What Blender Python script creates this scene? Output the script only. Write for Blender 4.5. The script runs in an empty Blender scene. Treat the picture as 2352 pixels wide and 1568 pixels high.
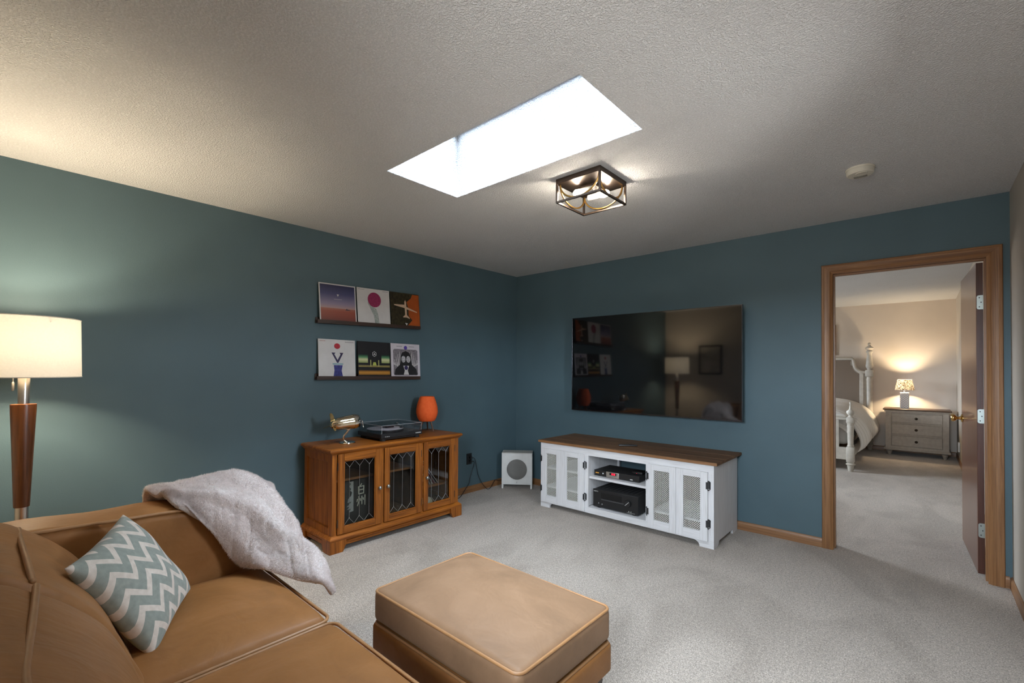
import bpy, bmesh, math, random
import numpy as np
from mathutils import Vector, Matrix
random.seed(7)
PI = math.pi
S = bpy.context.scene
COL = S.collection

# ------------------------------------------------------------------ camera
F_PX, CY, YAW, ROLL, PITCH = 1053.6, 835.68, 0.7286, 0.0058, 0.0131
CAM = Vector((3.6354, -4.1503, 1.3191))
H = 2.44
W = 4.047
_fw = Vector((-math.sin(YAW), math.cos(YAW), 0)); _rt = Vector((math.cos(YAW), math.sin(YAW), 0)); _up = Vector((0, 0, 1))
_fw2 = _fw*math.cos(PITCH) + _up*math.sin(PITCH); _up2 = _up*math.cos(PITCH) - _fw*math.sin(PITCH)
_r2 = _rt*math.cos(ROLL) + _up2*math.sin(ROLL); _u2 = _up2*math.cos(ROLL) - _rt*math.sin(ROLL)
cd = bpy.data.cameras.new('camera'); cam = bpy.data.objects.new('camera', cd); COL.objects.link(cam)
cam.matrix_world = Matrix(((_r2.x, _u2.x, -_fw2.x, CAM.x), (_r2.y, _u2.y, -_fw2.y, CAM.y), (_r2.z, _u2.z, -_fw2.z, CAM.z), (0, 0, 0, 1)))
cd.sensor_width = 36; cd.sensor_fit = 'HORIZONTAL'; cd.lens = F_PX/2352*36
cd.shift_y = (CY-784)/2352; cd.clip_start = 0.02; cd.clip_end = 100
S.camera = cam

# ------------------------------------------------------------------ light and exposure
SKY_COL = (0.79, 0.895, 1.0)
SKY = 54.0
wd = bpy.data.worlds.new('overcast_sky'); S.world = wd; wd.use_nodes = True
bg = wd.node_tree.nodes['Background']; bg.inputs[1].default_value = SKY
_t = wd.node_tree; _c = _t.nodes.new('ShaderNodeTexCoord'); _s = _t.nodes.new('ShaderNodeSeparateXYZ'); _r = _t.nodes.new('ShaderNodeValToRGB')   # even overcast above, lawn below the horizon
_t.links.new(_c.outputs['Generated'], _s.inputs[0]); _t.links.new(_s.outputs[2], _r.inputs[0]); _t.links.new(_r.outputs[0], bg.inputs[0])
_r.color_ramp.elements[0].position = 0.0; _r.color_ramp.elements[0].color = (.24, .235, .225, 1)
_r.color_ramp.elements[1].position = 0.02; _r.color_ramp.elements[1].color = (*SKY_COL, 1)
S.view_settings.view_transform = 'Standard'; S.view_settings.look = 'None'
S.view_settings.exposure = 0.32; S.view_settings.gamma = 1.0; S.view_settings.use_curve_mapping = False
cy = S.cycles
cy.use_denoising = True; cy.max_bounces = 7; cy.diffuse_bounces = 4; cy.glossy_bounces = 3; cy.transmission_bounces = 4
cy.transparent_max_bounces = 8; cy.use_adaptive_sampling = True; cy.adaptive_threshold = 0.02
cy.caustics_reflective = False; cy.caustics_refractive = False; cy.sample_clamp_indirect = 4.0

def portal(name, loc, rot, sx, sy):
    l = bpy.data.lights.new(name, 'AREA'); l.shape = 'RECTANGLE'; l.size = sx; l.size_y = sy
    l.cycles.is_portal = True
    o = bpy.data.objects.new(name, l); o.location = loc; o.rotation_euler = rot; COL.objects.link(o)
SKYX0, SKYX1, SKYY0, SKYY1, SKYZ = 1.385, 2.674, -2.70, -2.174, 2.875
WINX0, WINX1, WINZ0, WINZ1, YF = 2.75, 3.75, 1.15, 2.05, -4.55      # unseen window added behind the camera for fill daylight
RWY0, RWY1, RWZ0, RWZ1 = -2.55, -2.05, 1.40, 2.05                   # window added in the right wall, out of frame, to brighten the left
BWY0, BWY1, BWZ0, BWZ1, BX = 1.3, 2.5, 1.0, 2.0, -0.3             # bedroom window
portal('skylight_portal', ((SKYX0+SKYX1)/2, (SKYY0+SKYY1)/2, SKYZ+.08), (0, 0, 0), SKYX1-SKYX0, SKYY1-SKYY0)
portal('front_added_window_portal', ((WINX0+WINX1)/2, YF-.16, (WINZ0+WINZ1)/2), (PI/2, 0, 0), WINX1-WINX0, WINZ1-WINZ0)
portal('right_added_window_portal', (W+.16, (RWY0+RWY1)/2, (RWZ0+RWZ1)/2), (0, PI/2, 0), RWZ1-RWZ0, RWY1-RWY0)
portal('bedroom_window_portal', (BX-.16, (BWY0+BWY1)/2, (BWZ0+BWZ1)/2), (0, -PI/2, 0), BWZ1-BWZ0, BWY1-BWY0)
portal('bedroom_added_window_portal', (BX-.16, (BWY0+BWY1+5.1)/2, (BWZ0+BWZ1)/2), (0, -PI/2, 0), BWZ1-BWZ0, BWY1-BWY0-.3)

def point(name, loc, power, col, r, parent=None):
    l = bpy.data.lights.new(name, 'POINT'); l.energy = power; l.color = col; l.shadow_soft_size = r
    o = bpy.data.objects.new(name, l); o.location = loc; COL.objects.link(o)
    if parent: o.parent = parent
    return o

# ------------------------------------------------------------------ mesh helpers
class MB:
    def __init__(s): s.V = []; s.F = []; s.M = []; s.m = 0
    def add(s, V, F):
        o = len(s.V); s.V += [tuple(v) for v in V]; s.F += [tuple(i+o for i in f) for f in F]; s.M += [s.m]*len(F); return s
    def bm(s, b):
        b.verts.index_update(); s.add([v.co[:] for v in b.verts], [[v.index for v in f.verts] for f in b.faces]); b.free(); return s
    def box(s, x0, y0, z0, x1, y1, z1, bev=0.0, seg=1, mat=None):
        b = bmesh.new(); bmesh.ops.create_cube(b, size=1)
        for v in b.verts:
            v.co = Vector(((x0+x1)/2+v.co.x*(x1-x0), (y0+y1)/2+v.co.y*(y1-y0), (z0+z1)/2+v.co.z*(z1-z0)))
        if bev > 0: bmesh.ops.bevel(b, geom=b.edges[:], offset=bev, segments=seg, profile=.5, affect='EDGES')
        if mat is not None: b.transform(mat)
        bmesh.ops.recalc_face_normals(b, faces=b.faces[:])
        return s.bm(b)
    def lathe(s, prof, c=(0, 0, 0), n=24, axis='z', cap=True, a0=0.0, sq=False):
        V = []; F = []; N = len(prof)
        for r, z in prof:
            for k in range(n):
                a = a0+2*PI*k/n; p = (r*math.cos(a), r*math.sin(a), z)
                if axis == 'x': p = (p[2], p[0], p[1])
                elif axis == 'y': p = (p[1], p[2], p[0])
                V.append((p[0]+c[0], p[1]+c[1], p[2]+c[2]))
        for i in range(N-1):
            for k in range(n):
                k2 = (k+1) % n; F.append((i*n+k, i*n+k2, (i+1)*n+k2, (i+1)*n+k))
        if cap:
            if prof[0][0] > 1e-6: F.append(tuple(range(n-1, -1, -1)))
            if prof[-1][0] > 1e-6: F.append(tuple((N-1)*n+k for k in range(n)))
        return s.add(V, F)
    def tube(s, pts, r, n=8, closed=False, cap=True):
        P = [Vector(p) for p in pts]; N = len(P); V = []; F = []
        rr = r if isinstance(r, (list, tuple)) else [r]*N
        up = None
        for i in range(N):
            a = P[(i-1) % N] if (closed or i > 0) else P[0]; b = P[(i+1) % N] if (closed or i < N-1) else P[-1]
            t = (b-a); t = t.normalized() if t.length > 1e-9 else Vector((0, 0, 1))
            if up is None:
                up = Vector((0, 0, 1)) if abs(t.z) < .9 else Vector((1, 0, 0))
            u = (up-t*up.dot(t)); u = u.normalized() if u.length > 1e-6 else t.orthogonal().normalized()
            up = u; w = t.cross(u)
            for k in range(n):
                q = P[i]+(u*math.cos(2*PI*k/n)+w*math.sin(2*PI*k/n))*rr[i]; V.append(q[:])
        for i in range(N if closed else N-1):
            j = (i+1) % N
            for k in range(n):
                k2 = (k+1) % n; F.append((i*n+k, i*n+k2, j*n+k2, j*n+k))
        if cap and not closed: F.append(tuple(range(n-1, -1, -1))); F.append(tuple((N-1)*n+k for k in range(n)))
        return s.add(V, F)
    def prism(s, poly, plane, a, b):
        """poly = 2D points, extruded along the missing axis from a to b; plane 'xy','xz','yz'"""
        def P(p, h):
            return {'xy': (p[0], p[1], h), 'xz': (p[0], h, p[1]), 'yz': (h, p[0], p[1])}[plane]
        n = len(poly); b_ = bmesh.new()
        v0 = [b_.verts.new(P(p, a)) for p in poly]; v1 = [b_.verts.new(P(p, b)) for p in poly]
        b_.faces.new(v0); b_.faces.new(v1)
        for i in range(n): b_.faces.new((v0[i], v0[(i+1) % n], v1[(i+1) % n], v1[i]))
        bmesh.ops.recalc_face_normals(b_, faces=b_.faces[:])
        return s.bm(b_)
    def sphere(s, c, r, n=20, sc=(1, 1, 1)):
        b = bmesh.new(); bmesh.ops.create_uvsphere(b, u_segments=n, v_segments=max(8, n//2), radius=r)
        for v in b.verts: v.co = Vector((v.co.x*sc[0]+c[0], v.co.y*sc[1]+c[1], v.co.z*sc[2]+c[2]))
        return s.bm(b)
    def grid(s, fn, nu, nv, closeu=False):
        V = []; F = []
        for i in range(nu):
            for j in range(nv): V.append(tuple(fn(i/(nu-1), j/(nv-1))))
        for i in range(nu-1):
            for j in range(nv-1): F.append((i*nv+j, (i+1)*nv+j, (i+1)*nv+j+1, i*nv+j+1))
        return s.add(V, F)
    def soft(s, x0, y0, z0, x1, y1, z1, r, warp=None, n=16):
        """rounded box of evenly gridded faces, bent by warp(p, (u,v,w))"""
        c = Vector(((x0+x1)/2, (y0+y1)/2, (z0+z1)/2)); h = Vector(((x1-x0)/2, (y1-y0)/2, (z1-z0)/2))
        V = {}; VL = []; F = []
        def ticks(hh):
            m = max(2, min(n, int(hh*2/.03)))
            t = [-1+2*i/m for i in range(m+1)]; e = min(.9, r/hh)
            t += [-1+e*k for k in (.25, .5, .8, 1)]+[1-e*k for k in (.25, .5, .8, 1)]
            return sorted(set(round(q, 4) for q in t))
        T = [ticks(h[k]) for k in range(3)]
        def vid(p):
            key = tuple(round(q, 4) for q in p)
            if key in V: return V[key]
            P = Vector((p[0]*h.x, p[1]*h.y, p[2]*h.z))
            I = Vector([max(-(h[k]-r), min(h[k]-r, P[k])) for k in range(3)])
            d = P-I; P2 = I+d.normalized()*r if d.length > 1e-9 else P
            Q = c+P2
            if warp: Q = Vector(warp(Q, p))
            V[key] = len(VL); VL.append(Q[:]); return V[key]
        for ax in range(3):
            a, b = [(1, 2), (2, 0), (0, 1)][ax]
            for sg in (-1, 1):
                for i in range(len(T[a])-1):
                    for j in range(len(T[b])-1):
                        q = []
                        for (ii, jj) in ((i, j), (i+1, j), (i+1, j+1), (i, j+1)):
                            p = [0, 0, 0]; p[ax] = sg; p[a] = T[a][ii]; p[b] = T[b][jj]; q.append(vid(p))
                        F.append(tuple(q) if sg > 0 else tuple(q[::-1]))
        return s.add(VL, F)
    def build(s, name, mat, parent=None, smooth=40, loc=None):
        me = bpy.data.meshes.new(name); me.from_pydata(s.V, [], s.F)
        for m in (mat if isinstance(mat, (list, tuple)) else [mat]): me.materials.append(m)
        if isinstance(mat, (list, tuple)): me.polygons.foreach_set('material_index', s.M)
        me.validate(); me.update()
        if smooth:
            me.polygons.foreach_set('use_smooth', [True]*len(me.polygons))
            if smooth < 180: me.set_sharp_from_angle(angle=math.radians(smooth))
        o = bpy.data.objects.new(name, me); COL.objects.link(o)
        if parent: o.parent = parent
        if loc: o.location = loc
        return o

def thing(name, label, cat, loc=(0, 0, 0), rz=0, group=None):
    o = bpy.data.objects.new(name, None); o.empty_display_size = .05; COL.objects.link(o)
    o.location = loc; o.rotation_euler = (0, 0, rz)
    return tag(o, label, cat, group)
def tag(o, label, cat, group=None):
    o['label'] = label; o['category'] = cat
    if group: o['group'] = group
    return o
def struct(o): o['kind'] = 'structure'; return o
def lab(o, t): o['label'] = t; return o
def cr(p0, p1, p2, p3, t):
    return .5*((2*p1)+(-p0+p2)*t+(2*p0-5*p1+4*p2-p3)*t*t+(-p0+3*p1-3*p2+p3)*t**3)
def spline(pts, n):
    P = [np.array(p, float) for p in pts]; m = len(P)-1; out = []
    for i in range(n):
        s_ = i/(n-1)*m; k = min(int(s_), m-1); t = s_-k
        out.append(cr(P[max(k-1, 0)], P[k], P[k+1], P[min(k+2, m)], t))
    return out
def rrect(x0, y0, x1, y1, r, z, n=6):
    out = []
    for cx, cy_, a in ((x1-r, y1-r, 0), (x0+r, y1-r, PI/2), (x0+r, y0+r, PI), (x1-r, y0+r, 1.5*PI)):
        for k in range(n+1):
            b = a+PI/2*k/n; out.append((cx+r*math.cos(b), cy_+r*math.sin(b), z))
    return out

# ------------------------------------------------------------------ materials
class NT:
    def __init__(s, name):
        s.m = bpy.data.materials.new(name); s.m.use_nodes = True; s.t = s.m.node_tree; s.n = s.t.nodes
        s.b = s.n['Principled BSDF']; s.out = s.n['Material Output']
    def N(s, typ, **kw):
        o = s.n.new(typ)
        for k, v in kw.items():
            if k.startswith('i_'):
                o.inputs[k[2:].replace('_', ' ')].default_value = v
            else: setattr(o, k, v)
        return o
    def L(s, a, b): s.t.links.new(a, b)
    def coord(s, scale=(1, 1, 1), rot=(0, 0, 0)):
        tc = s.N('ShaderNodeTexCoord'); mp = s.N('ShaderNodeMapping'); mp.inputs['Scale'].default_value = scale; mp.inputs['Rotation'].default_value = rot
        s.L(tc.outputs['Object'], mp.inputs['Vector']); return mp.outputs['Vector']
    def noise(s, vec, scale, detail=3, rough=.5, dist=0):
        n = s.N('ShaderNodeTexNoise'); n.inputs['Scale'].default_value = scale; n.inputs['Detail'].default_value = detail
        n.inputs['Roughness'].default_value = rough; n.inputs['Distortion'].default_value = dist
        if vec is not None: s.L(vec, n.inputs['Vector'])
        return n.outputs['Fac']
    def ramp(s, fac, stops):
        r = s.N('ShaderNodeValToRGB'); e = r.color_ramp.elements
        while len(e) < len(stops): e.new(.5)
        for k, (p, c) in enumerate(stops): e[k].position = p; e[k].color = (*c, 1) if len(c) == 3 else c
        s.L(fac, r.inputs['Fac']); return r.outputs['Color']
    def mix(s, fac, a, b, mode='MIX'):
        m = s.N('ShaderNodeMix', data_type='RGBA', blend_type=mode)
        for idx, v in ((0, fac), (6, a), (7, b)):
            if hasattr(v, 'default_value') or hasattr(v, 'is_linked'): s.L(v, m.inputs[idx])
            else: m.inputs[idx].default_value = v if not isinstance(v, tuple) else (*v, 1)
        return m.outputs[2]
    def math(s, op, a, b=0.0, c=0.0):
        m = s.N('ShaderNodeMath', operation=op)
        for k, v in enumerate((a, b, c)):
            if hasattr(v, 'is_linked'): s.L(v, m.inputs[k])
            else: m.inputs[k].default_value = v
        return m.outputs[0]
    def bump(s, h, strength=.3, dist=.01, prev=None):
        b = s.N('ShaderNodeBump'); b.inputs['Strength'].default_value = strength; b.inputs['Distance'].default_value = dist
        s.L(h, b.inputs['Height'])
        if prev is not None: s.L(prev, b.inputs['Normal'])
        s.L(b.outputs['Normal'], s.b.inputs['Normal']); return b.outputs['Normal']
    def base(s, c):
        if hasattr(c, 'is_linked'): s.L(c, s.b.inputs['Base Color'])
        else: s.b.inputs['Base Color'].default_value = (*c, 1)
    def set(s, rough=.5, metal=0, spec=.5, coat=0, sheen=0):
        i = s.b.inputs; i['Roughness'].default_value = rough; i['Metallic'].default_value = metal
        i['Specular IOR Level'].default_value = spec; i['Coat Weight'].default_value = coat; i['Sheen Weight'].default_value = sheen
        return s
def sc(c, k): return tuple(min(1, x*k) for x in c)
def plain(name, c, rough=.5, metal=0, spec=.5, var=.06, vs=12, bump=0, bs=200, coat=0, sheen=0):
    m = NT(name); m.set(rough, metal, spec, coat, sheen); v = m.coord()
    m.base(m.ramp(m.noise(v, vs), [(.25, sc(c, 1-var)), (.75, sc(c, 1+var))]))
    if bump: m.bump(m.noise(v, bs, 2), bump, .002)
    return m.m
def wood(name, dark, light, axis, freq=28, rough=.38, spec=.5, bump=.15, coat=0, along=1.6, pore=.55):
    m = NT(name); m.set(rough, 0, spec, coat); k = {'x': 0, 'y': 1, 'z': 2}[axis]
    s1 = [freq]*3; s1[k] = along; s2 = [freq*7]*3; s2[k] = 5
    a = m.noise(m.coord(tuple(s1)), 1, 4, .6, 1.2); b = m.noise(m.coord(tuple(s2)), 1, 2, .6)
    c = m.ramp(a, [(.3, dark), (.5, tuple((x+y)/2 for x, y in zip(dark, light))), (.7, light)])
    p = m.ramp(b, [(.36, (.55, .5, .45)), (.52, (1, 1, 1))])
    m.base(m.mix(pore, c, p, 'MULTIPLY')); m.bump(b, bump, .001); return m.m
def emit(name, c, k):
    m = NT(name); m.base(c); m.b.inputs['Emission Color'].default_value = (*c, 1); m.b.inputs['Emission Strength'].default_value = k; return m.m

def mat_paint(name, c, rough=.55):
    m = NT(name); m.set(rough, 0, .35); v = m.coord()
    m.base(m.ramp(m.noise(v, 2.2, 2), [(.3, sc(c, .95)), (.7, sc(c, 1.05))]))
    m.bump(m.noise(v, 170, 2), .22, .003); return m.m
def mat_ceiling(name, c, bs=.9):
    m = NT(name); m.set(.85, 0, .2); v = m.coord()
    a = m.ramp(m.noise(v, 125, 3, .55), [(.40, (0, 0, 0)), (.62, (1, 1, 1))])
    m.base(m.mix(.12, m.ramp(m.noise(v, 2), [(.3, sc(c, .97)), (.7, c)]), a, 'MULTIPLY'))  # hollows of the texture darkened in the colour, as their shade
    m.bump(a, bs, .0055); return m.m
def mat_carpet():
    m = NT('carpet_pile'); m.set(.95, 0, .1, sheen=.25); v = m.coord()
    fine = m.noise(v, 170, 3, .75); mid = m.noise(v, 60, 2, .6); big = m.noise(m.coord((1.4, .8, 1), (0, 0, .5)), 1.7, 3, .55, 1.0)
    c = m.ramp(fine, [(.30, (.155, .125, .10)), (.5, (.46, .388, .322)), (.70, (.81, .72, .63))])
    c = m.mix(.5, c, m.ramp(mid, [(.35, (.55, .55, .55)), (.62, (1, 1, 1))]), 'MULTIPLY')
    c = m.mix(.6, c, m.ramp(big, [(.38, (.66, .64, .62)), (.5, (.86, .85, .84)), (.62, (1, 1, 1))]), 'MULTIPLY')
    m.base(c); m.bump(m.mix(.5, fine, mid), .8, .008); return m.m
def mat_leather(name, c, wrinkle=0):
    m = NT(name); m.set(.48, 0, .24); v = m.coord()
    a = m.noise(v, 4.5, 4, .6, .8); b = m.noise(m.coord((14, 22, 16), (.3, .2, .7)), 1.3, 4, .7, 2.0)
    col = m.ramp(a, [(.28, sc(c, .80)), (.5, c), (.74, tuple(min(1, x*1.15+.008) for x in c))])
    col = m.mix(m.math('MULTIPLY', m.ramp(b, [(.62, (0, 0, 0)), (.74, (1, 1, 1))]), .09), col, sc(c, 1.9))
    m.base(col)
    n = m.bump(m.noise(v, 420, 2), .12, .001); n = m.bump(m.noise(v, 11, 3, .5, .6), .2, .02, n)
    if wrinkle:
        n = m.bump(m.noise(m.coord((20, 5, 6), (0, 0, .12)), 1, 2, .5, 1.6), wrinkle, .03, n)
    return m.m
def mat_metal(name, c, rough=.25): return plain(name, c, rough, 1, .5, .04, 20)
def mat_glass(name, tint=(1, 1, 1), refl=1.0):
    m = NT(name); t = m.N('ShaderNodeBsdfTransparent'); t.inputs[0].default_value = (*tint, 1)
    g = m.N('ShaderNodeBsdfGlossy'); g.inputs['Roughness'].default_value = .03
    f = m.N('ShaderNodeFresnel'); f.inputs['IOR'].default_value = 1.45; mx = m.N('ShaderNodeMixShader')
    m.L(m.math('MULTIPLY', f.outputs[0], refl), mx.inputs[0]); m.L(t.outputs[0], mx.inputs[1]); m.L(g.outputs[0], mx.inputs[2]); m.L(mx.outputs[0], m.out.inputs[0])
    return m.m
def mat_shade(name, c, tr, emis=0, pattern=False):
    m = NT(name); d = m.N('ShaderNodeBsdfDiffuse'); t = m.N('ShaderNodeBsdfTranslucent'); mx = m.N('ShaderNodeMixShader'); mx.inputs[0].default_value = tr
    v = m.coord((120, 120, 120)); col = m.ramp(m.noise(v, 1, 2), [(.3, sc(c, .95)), (.7, c)])
    if pattern:
        q = m.noise(m.coord(), 26, 3, .6, 2.5); col = m.mix(m.ramp(q, [(.48, (0, 0, 0)), (.53, (1, 1, 1))]), col, (.16, .11, .07))
    m.L(col, d.inputs[0]); m.L(col, t.inputs[0]); m.L(d.outputs[0], mx.inputs[1]); m.L(t.outputs[0], mx.inputs[2])
    last = mx.outputs[0]
    if emis:
        e = m.N('ShaderNodeEmission'); m.L(col, e.inputs[0]); e.inputs[1].default_value = emis; ad = m.N('ShaderNodeAddShader')
        m.L(last, ad.inputs[0]); m.L(e.outputs[0], ad.inputs[1]); last = ad.outputs[0]
    m.L(last, m.out.inputs[0]); return m.m

TEAL = mat_paint('teal_paint', (.080, .131, .154))
BEIGE = mat_paint('beige_paint', (.44, .395, .34))
CREAM = mat_paint('bedroom_paint', (.70, .615, .53))
CEIL = mat_ceiling('knockdown_ceiling', (.86, .865, .875))
SHAFT = mat_ceiling('skylight_plaster', (.80, .80, .80), .6)
CARPET = mat_carpet()
OAK = {a: wood('oak_trim_'+a, (.19, .085, .034), (.33, .165, .068), a, 60) for a in 'xyz'}
CAB = {a: wood('oak_cabinet_'+a, (.15, .040, .006), (.42, .135, .018), a, 30, .36, .28, .12, .1) for a in 'xyz'}
DOORW = wood('flush_door_veneer', (.088, .029, .013), (.155, .058, .028), 'z', 60, .28, .5, .05, .3)
DOOREDGE = wood('door_edge', (.06, .022, .014), (.10, .036, .022), 'z', 40)
TOPW = wood('walnut_top', (.13, .068, .034), (.25, .140, .074), 'x', 20, .6, .3)
TOPE = wood('walnut_edge', (.20, .09, .035), (.34, .17, .075), 'x', 20, .45)
WHITEW = {a: wood('whitewash_'+a, (.69, .685, .70), (.745, .74, .75), a, 22, .6, .3, .15, .0, 1.6, .25) for a in 'xz'}
LEATHER = mat_leather('tan_leather', (.30, .134, .043))
LEATHERW = mat_leather('tan_leather_creased', (.34, .165, .064), .08)
PIPING = plain('leather_piping', (.37, .19, .080), .4, 0, .5, .1, 30)
BLACKP = plain('black_plastic', (.012, .012, .013), .38)
BLACKM = plain('black_matte', (.02, .02, .021), .7)
DARKIN = plain('dark_interior', (.045, .026, .014), .6)
WHITEP = plain('white_plastic', (.72, .72, .70), .4)
IVORY = plain('ivory_plastic', (.62, .59, .50), .45)
CHROME = mat_metal('polished_metal', (.78, .74, .66), .08)
GOLD = mat_metal('polished_gold', (.80, .62, .32), .1)
NICKEL = mat_metal('brushed_nickel', (.62, .58, .53), .3)
STEELH = mat_metal('hinge_steel', (.44, .49, .47), .4)
BRONZE = mat_metal('dark_bronze', (.10, .075, .06), .38)
BRASS = mat_metal('antique_brass', (.62, .38, .12), .32)
BRASSK = mat_metal('brass_knob', (.70, .46, .16), .16)
LEAD = mat_metal('lead_came', (.42, .42, .42), .35)
GLASS = mat_glass('clear_glass'); GLASSD = mat_glass('cabinet_glass', (.88, .90, .88), .45)
ACRYL = mat_glass('smoked_acrylic', (.95, .96, .97), .4)

# ------------------------------------------------------------------ room shell
T = .115
def rects_with_hole(mb, plane, a, b, u0, u1, v0, v1, holes):
    """slab between a and b along the plane normal; holes = list of (hu0,hu1,hv0,hv1) that do not overlap"""
    us = sorted({u0, u1, *[h[0] for h in holes], *[h[1] for h in holes]}); vs = sorted({v0, v1, *[h[2] for h in holes], *[h[3] for h in holes]})
    for i in range(len(us)-1):
        for j in range(len(vs)-1):
            cu, cv = (us[i]+us[i+1])/2, (vs[j]+vs[j+1])/2
            if any(h[0] < cu < h[1] and h[2] < cv < h[3] for h in holes): continue
            mb.prism([(us[i], vs[j]), (us[i+1], vs[j]), (us[i+1], vs[j+1]), (us[i], vs[j+1])], plane, a, b)
    return mb
YB = 5.87; HB = 2.48
struct(MB().box(-.45, YF-.2, -.1, W+.15, YB+.15, 0).build('floor', CARPET, smooth=0))
struct(rects_with_hole(MB(), 'xy', H, H+.12, -.15, W+.15, YF-.15, .02, [(SKYX0, SKYX1, SKYY0, SKYY1)]).build('ceiling', CEIL, smooth=0))
struct(MB().box(-.45, .02, HB, W+.15, YB+.15, HB+.1).build('ceiling_bedroom', CEIL, smooth=0))
struct(MB().box(-.12, YF-.12, 0, 0, .06, H+.05).build('wall_left', TEAL, smooth=0))
DX0, DX1, DZ = 3.141, 3.946, 2.05      # door clear opening
wb = rects_with_hole(MB(), 'xz', 0, .055, -.1, W+.1, 0, H+.05, [(DX0-.018, DX1+.018, 0, DZ+.018)]).build('wall_back', TEAL, smooth=0); struct(wb)
wb2 = rects_with_hole(MB(), 'xz', .0551, T, -.42, W+.1, 0, HB+.05, [(DX0-.018, DX1+.018, 0, DZ+.018)]).build('wall_bedroom_front', CREAM, smooth=0); struct(wb2)
struct(rects_with_hole(MB(), 'yz', W, W+.12, YF-.12, YB+.1, 0, HB+.05, [(RWY0, RWY1, RWZ0, RWZ1)]).build('wall_right', BEIGE, smooth=0))
struct(rects_with_hole(MB(), 'xz', YF-.12, YF, -.1, W+.1, 0, H+.05, [(WINX0, WINX1, WINZ0, WINZ1)]).build('wall_front', BEIGE, smooth=0))
struct(MB().box(-.42, YB, 0, W+.1, YB+.1, HB+.05).build('wall_bedroom_back', CREAM, smooth=0))
struct(rects_with_hole(MB(), 'yz', BX-.12, BX, 0.06, YB+.1, 0, HB+.05, [(BWY0, BWY1, BWZ0, BWZ1), (BWY0+2.7, BWY1+2.4, BWZ0, BWZ1)]).build('wall_bedroom_left', CREAM, smooth=0))

# skylight: plastered shaft, frame and pane
m = MB()
for (x0, y0, x1, y1) in ((SKYX0-.06, SKYY0-.06, SKYX0, SKYY1+.06), (SKYX1, SKYY0-.06, SKYX1+.06, SKYY1+.06), (SKYX0, SKYY0-.06, SKYX1, SKYY0), (SKYX0, SKYY1, SKYX1, SKYY1+.06)):
    m.box(x0, y0, H+.12, x1, y1, SKYZ)
struct(m.build('skylight_shaft', CEIL, smooth=0))
w2 = struct(thing('window_2', 'skylight with a clear pane at the top of its plastered shaft', 'window', ((SKYX0+SKYX1)/2, (SKYY0+SKYY1)/2, SKYZ))); del w2['category'], w2['label']
hx, hy = (SKYX1-SKYX0)/2, (SKYY1-SKYY0)/2
m = MB(); m.box(-hx-.06, -hy-.06, 0, -hx+.03, hy+.06, .05); m.box(hx-.03, -hy-.06, 0, hx+.06, hy+.06, .05); m.box(-hx+.03, -hy-.06, 0, hx-.03, -hy+.03, .05); m.box(-hx+.03, hy-.03, 0, hx-.03, hy+.06, .05)
m.build('window_frame', WHITEP, w2, 0); MB().box(-hx+.03, -hy+.03, .02, hx-.03, hy-.03, .026).build('pane', mat_glass('tinted_skylight_glass', (.90, .93, .96)), w2, 0)

def window(name, plane, c, w, h, nmul, dirn):
    """c = centre on the inner wall face; plane 'x' (wall along x) or 'y'"""
    t = bpy.data.objects.new(name, None); COL.objects.link(t); t.location = c; struct(t)
    if plane == 'y': t.rotation_euler = (0, 0, PI/2)
    if dirn < 0: t.rotation_euler = (0, 0, t.rotation_euler.z+PI)
    m = MB(); f = .05
    m.box(-w/2, .02, -h/2, -w/2+f, .10, h/2, .003); m.box(w/2-f, .02, -h/2, w/2, .10, h/2, .003)
    m.box(-w/2+f, .02, -h/2, w/2-f, .10, -h/2+f, .003); m.box(-w/2+f, .02, h/2-f, w/2-f, .10, h/2, .003)
    m.build('window_frame', WHITEP, t, 30)
    pw = (w-2*f)/nmul
    for k in range(1, nmul): MB().box(-w/2+f+pw*k-.02, .03, -h/2+f, -w/2+f+pw*k+.02, .09, h/2-f, .003).build('mullion', WHITEP, t, 30)
    for k in range(nmul): MB().box(-w/2+f+pw*k+(.02 if k else 0), .058, -h/2+f, -w/2+f+pw*(k+1)-(.02 if k < nmul-1 else 0), .063, h/2-f).build('pane', GLASS, t, 0)
    m = MB(); cw = .065
    m.box(-w/2-cw, -.018, -h/2-cw, -w/2, 0, h/2+cw, .004); m.box(w/2, -.018, -h/2-cw, w/2+cw, 0, h/2+cw, .004)
    m.box(-w/2, -.018, h/2, w/2, 0, h/2+cw, .004); m.box(-w/2, -.03, -h/2-cw, w/2, 0, -h/2, .004)
    m.build('casing', OAK['x'], t, 30)
window('added_window_1', 'x', ((WINX0+WINX1)/2, YF, (WINZ0+WINZ1)/2), WINX1-WINX0, WINZ1-WINZ0, 2, -1)
window('window_3', 'y', (BX, (BWY0+BWY1)/2, (BWZ0+BWZ1)/2), BWY1-BWY0, BWZ1-BWZ0, 2, 1)
window('added_window_5', 'y', (W, (RWY0+RWY1)/2, (RWZ0+RWZ1)/2), RWY1-RWY0, RWZ1-RWZ0, 1, -1)
window('added_window_4', 'y', (BX, (BWY0+BWY1+5.1)/2, (BWZ0+BWZ1)/2), BWY1-BWY0-.3, BWZ1-BWZ0, 2, 1)  # second bedroom window, added out of view to brighten the room

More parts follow.
